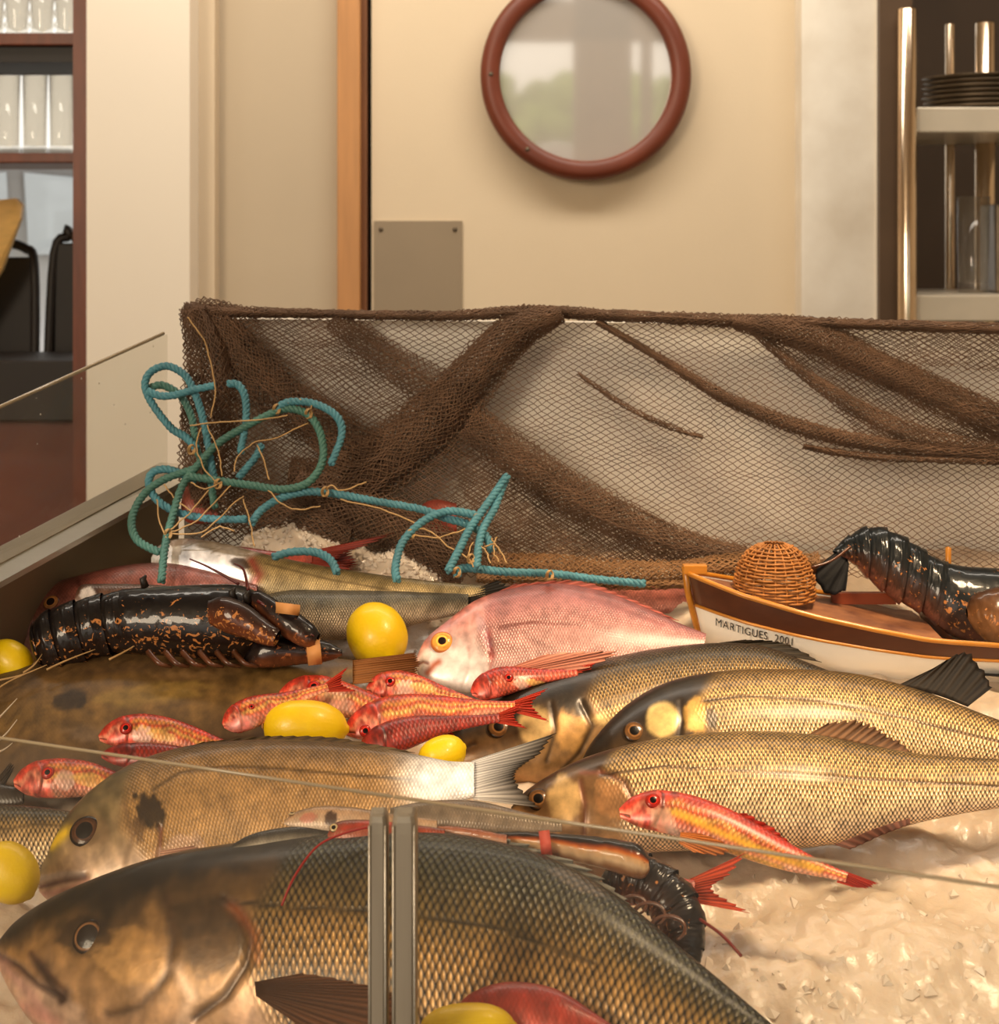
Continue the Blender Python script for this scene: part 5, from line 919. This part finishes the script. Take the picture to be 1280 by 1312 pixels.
strip(nb, [(720, 402), (660, 425), (605, 480), (560, 530), (500, 580), (430, 620), (370, 610)], [10, 24, 28, 30, 36, 36, 22], 4, 5, off=.016, cl=9, ca=2.4, bulge=.02)
strip(nb, [(600, 540), (680, 600), (760, 650), (880, 700), (1000, 722), (1060, 726)], [22, 26, 26, 22, 14, 8], 3, 6, off=.012, cl=9, ca=2.6, bulge=.014)
strip(nb, [(765, 412), (850, 462), (940, 515), (1040, 552), (1150, 572), (1400, 592)], [3, 5, 8, 10, 9, 8], 4, 7, off=.010, cl=9, ca=1.8)
strip(nb, [(940, 412), (1040, 432), (1120, 468), (1200, 505), (1400, 600)], [8, 22, 20, 20, 22], 4, 8, off=.012, cl=9, ca=2.2, bulge=.016)
strip(nb, [(1030, 572), (1120, 585), (1310, 592)], [3, 5, 5], 3, 9, off=.010, cl=9, ca=1.8)
strip(nb, [(960, 420), (1060, 500), (1180, 560), (1310, 575)], [4, 10, 14, 12], 2, 19, off=.009, cl=9, ca=2.2)
strip(nb, [(740, 478), (800, 520), (860, 548), (900, 560)], [2, 3, 4, 2], 2, 10, off=.008, cl=8, ca=1.8)
strip(nb, [(380, 612), (440, 650), (520, 680), (600, 730)], [16, 30, 34, 26], 3, 11, off=.03, cl=9, ca=2.6, bulge=.02)
strip(nb, [(250, 640), (300, 650), (380, 660), (450, 680)], [26, 30, 24, 20], 3, 12, off=.03, cl=9, ca=2.8, bulge=.01)
strip(nb, [(520, 700), (560, 720), (590, 742)], [18, 20, 16], 3, 13, off=.03, cl=9, ca=2.4)
nb.build('gathered_fold', M['net'], nt_o)['kind'] = 'stuff'
nb = Net()
strip(nb, [(630, 725), (700, 730), (780, 735), (860, 734), (950, 726), (1050, 722)], [14, 18, 18, 16, 14, 12], 3, 14, off=.03, cl=10, ca=2.8, bulge=.02)
strip(nb, [(610, 740), (700, 742), (800, 748), (890, 748)], [6, 8, 8, 6], 3, 15, off=.04, cl=10, ca=2.4, bulge=.01)
nb.build('tan_border', M['net_tan'], nt_o)['kind'] = 'stuff'

# ------------------------------------------------------------------ ropes and twine
def rd(py): return float(np.interp(py, [470, 560, 640, 700, 745], [1.625, 1.595, 1.56, 1.515, 1.48]))
def rope(label, pts, r=.0041, mt='rope', zo=0.0, dz=None, pitch=.015, par=None):
    P = np.array([at(x, y, (rd(y)+zo)+(dz[i] if dz else 0)) for i, (x, y) in enumerate(pts)]); L_ = np.linalg.norm(np.diff(P, axis=0), axis=1).sum(); n = max(12, int(L_/.0022)); P = cr(P, np.linspace(0, len(P)-1, n))
    T, N_, B_ = frames(P); s = np.concatenate([[0], np.cumsum(np.linalg.norm(np.diff(P, axis=0), axis=1))]); m = MB()
    for k in range(3):
        a = s/pitch*2*math.pi+k*2*math.pi/3; m.tube(P+r*.52*(N_*np.cos(a)[:, None]+B_*np.sin(a)[:, None]), r*.56, 6)
    o = m.build('rope', M[mt], par)
    if par is None: tag(o, label, 'rope')
    return o
rope('blue rope making the high heart-shaped loop at upper left', [(252, 575), (238, 560), (219, 548), (195, 517), (186, 493), (194, 476), (215, 469), (238, 482), (252, 510), (262, 545), (270, 590), (276, 620)])
rope('short blue rope crossing level inside the high loop', [(189, 501), (205, 507), (225, 506), (250, 499), (275, 494)], zo=-.006)
rope('blue rope hanging in front of the net corner, hooked at its top', [(292, 492), (305, 493), (314, 509), (315, 540), (308, 580)], zo=-.006)
rope('darker blue rope strand inside the high loop', [(189, 500), (200, 494), (213, 495), (232, 508), (246, 536), (252, 575), (268, 610), (275, 650)], zo=.008, mt='rope_green')
rope('short blue rope curving through the net hole', [(335, 570), (328, 585), (314, 602), (306, 612)], zo=.0)
rope('longest green-blue rope, from the fish head up and round in a wide loop', [(207, 745), (211, 704), (219, 669), (234, 622), (258, 591), (281, 567), (312, 548), (352, 528), (375, 524), (398, 534), (412, 560), (413, 592), (395, 618), (363, 627), (324, 622), (281, 616), (242, 610)], mt='rope_green', zo=-.01)
rope('blue rope sagging low at left below the crossing', [(250, 616), (230, 606), (211, 601), (195, 606), (191, 622), (203, 642), (230, 657), (273, 665), (316, 665)], zo=.0)
rope('blue rope making the right-hand arch beside the wide loop', [(355, 523), (371, 515), (402, 517), (430, 532), (438, 556), (424, 595)], zo=-.012)
rope('green rope making the round loop at far lower left', [(205, 708), (176, 692), (169, 665), (184, 634), (211, 614), (252, 600)], mt='rope_green', zo=-.004)
rope('long blue rope running level from the ice mound to the centre', [(322, 671), (336, 653), (363, 637), (398, 630), (437, 634), (480, 642), (537, 652), (572, 664), (599, 672), (622, 686), (630, 705)], zo=-.004)
rope('blue rope arching down onto the ice at centre', [(509, 744), (507, 725), (517, 693), (545, 666), (576, 655), (610, 660)], zo=-.016)
rope('left strand of the upright blue rope pair at centre', [(650, 609), (627, 642), (603, 676), (588, 705), (574, 732)], zo=-.018)
rope('right strand of the upright blue rope pair at centre', [(648, 613), (634, 650), (619, 678), (613, 702), (611, 728)], zo=-.012)
rope('straight blue rope end lying level above the pink bream', [(586, 736), (588, 730), (603, 728), (650, 733), (705, 735), (763, 742), (826, 748)], zo=-.0, dz=[-.01, 0, 0, 0, .02, .03, .03])
rope('short bright blue rope hooked over the red gurnard', [(350, 714), (375, 707), (406, 708), (424, 718), (432, 734)], zo=-.012, dz=[0]*5)
tw = [[(240, 406), (258, 430), (270, 465), (276, 500), (270, 535)], [(244, 546), (280, 541), (330, 538), (368, 532)], [(300, 605), (305, 585), (325, 567), (355, 560), (395, 542)], [(258, 548), (252, 570), (262, 600), (280, 620)], [(266, 545), (280, 580), (285, 610)],
      [(202, 640), (205, 670), (214, 690)], [(216, 682), (240, 660), (268, 628)], [(216, 683), (250, 668), (296, 622)], [(218, 684), (262, 680), (300, 645), (312, 636)], [(245, 618), (262, 626), (285, 618)], [(210, 620), (225, 640), (245, 655)], [(312, 640), (320, 668), (326, 700)],
      [(344, 628), (360, 645), (385, 653), (410, 648)], [(417, 628), (425, 622), (440, 628), (470, 618)], [(436, 640), (480, 650), (510, 660), (540, 676)], [(527, 684), (560, 689), (590, 680), (606, 672)], [(527, 684), (545, 678), (575, 700), (603, 718)], [(355, 524), (380, 512), (398, 518), (396, 530)],
      [(630, 690), (640, 705), (650, 722)], [(610, 690), (622, 706), (628, 722)], [(620, 700), (634, 698), (645, 710)], [(330, 570), (338, 590), (345, 615)], [(258, 688), (280, 675), (300, 680)], [(606, 695), (600, 712), (606, 726)], [(637, 688), (632, 706), (640, 720)]]
m_ = M['twine']
for p in tw:
    P = np.array([at(x, y, rd(y)-.014) for x, y in p]); P = cr(P, np.linspace(0, len(P)-1, 24)); P = P+np.stack([fbm(np.arange(24)*.4+k*9, np.arange(24)*0.+p[0][0], 3)-.5 for k in range(3)], -1)*.0025
    tube('twine', P, .0008, m_, nt_o, 5)
for x, y in ((246, 576), (280, 620), (216, 684), (417, 630), (527, 684), (396, 530), (355, 524), (586, 733), (604, 716), (705, 737), (612, 664)):
    P = [at(x+4*math.cos(a)+a*.3-2, y+6*math.sin(a), rd(y)-.014-.003*math.sin(2*a)) for a in np.linspace(0, 11, 30)]; tube('twine_knot', P, .0009, m_, nt_o, 5)
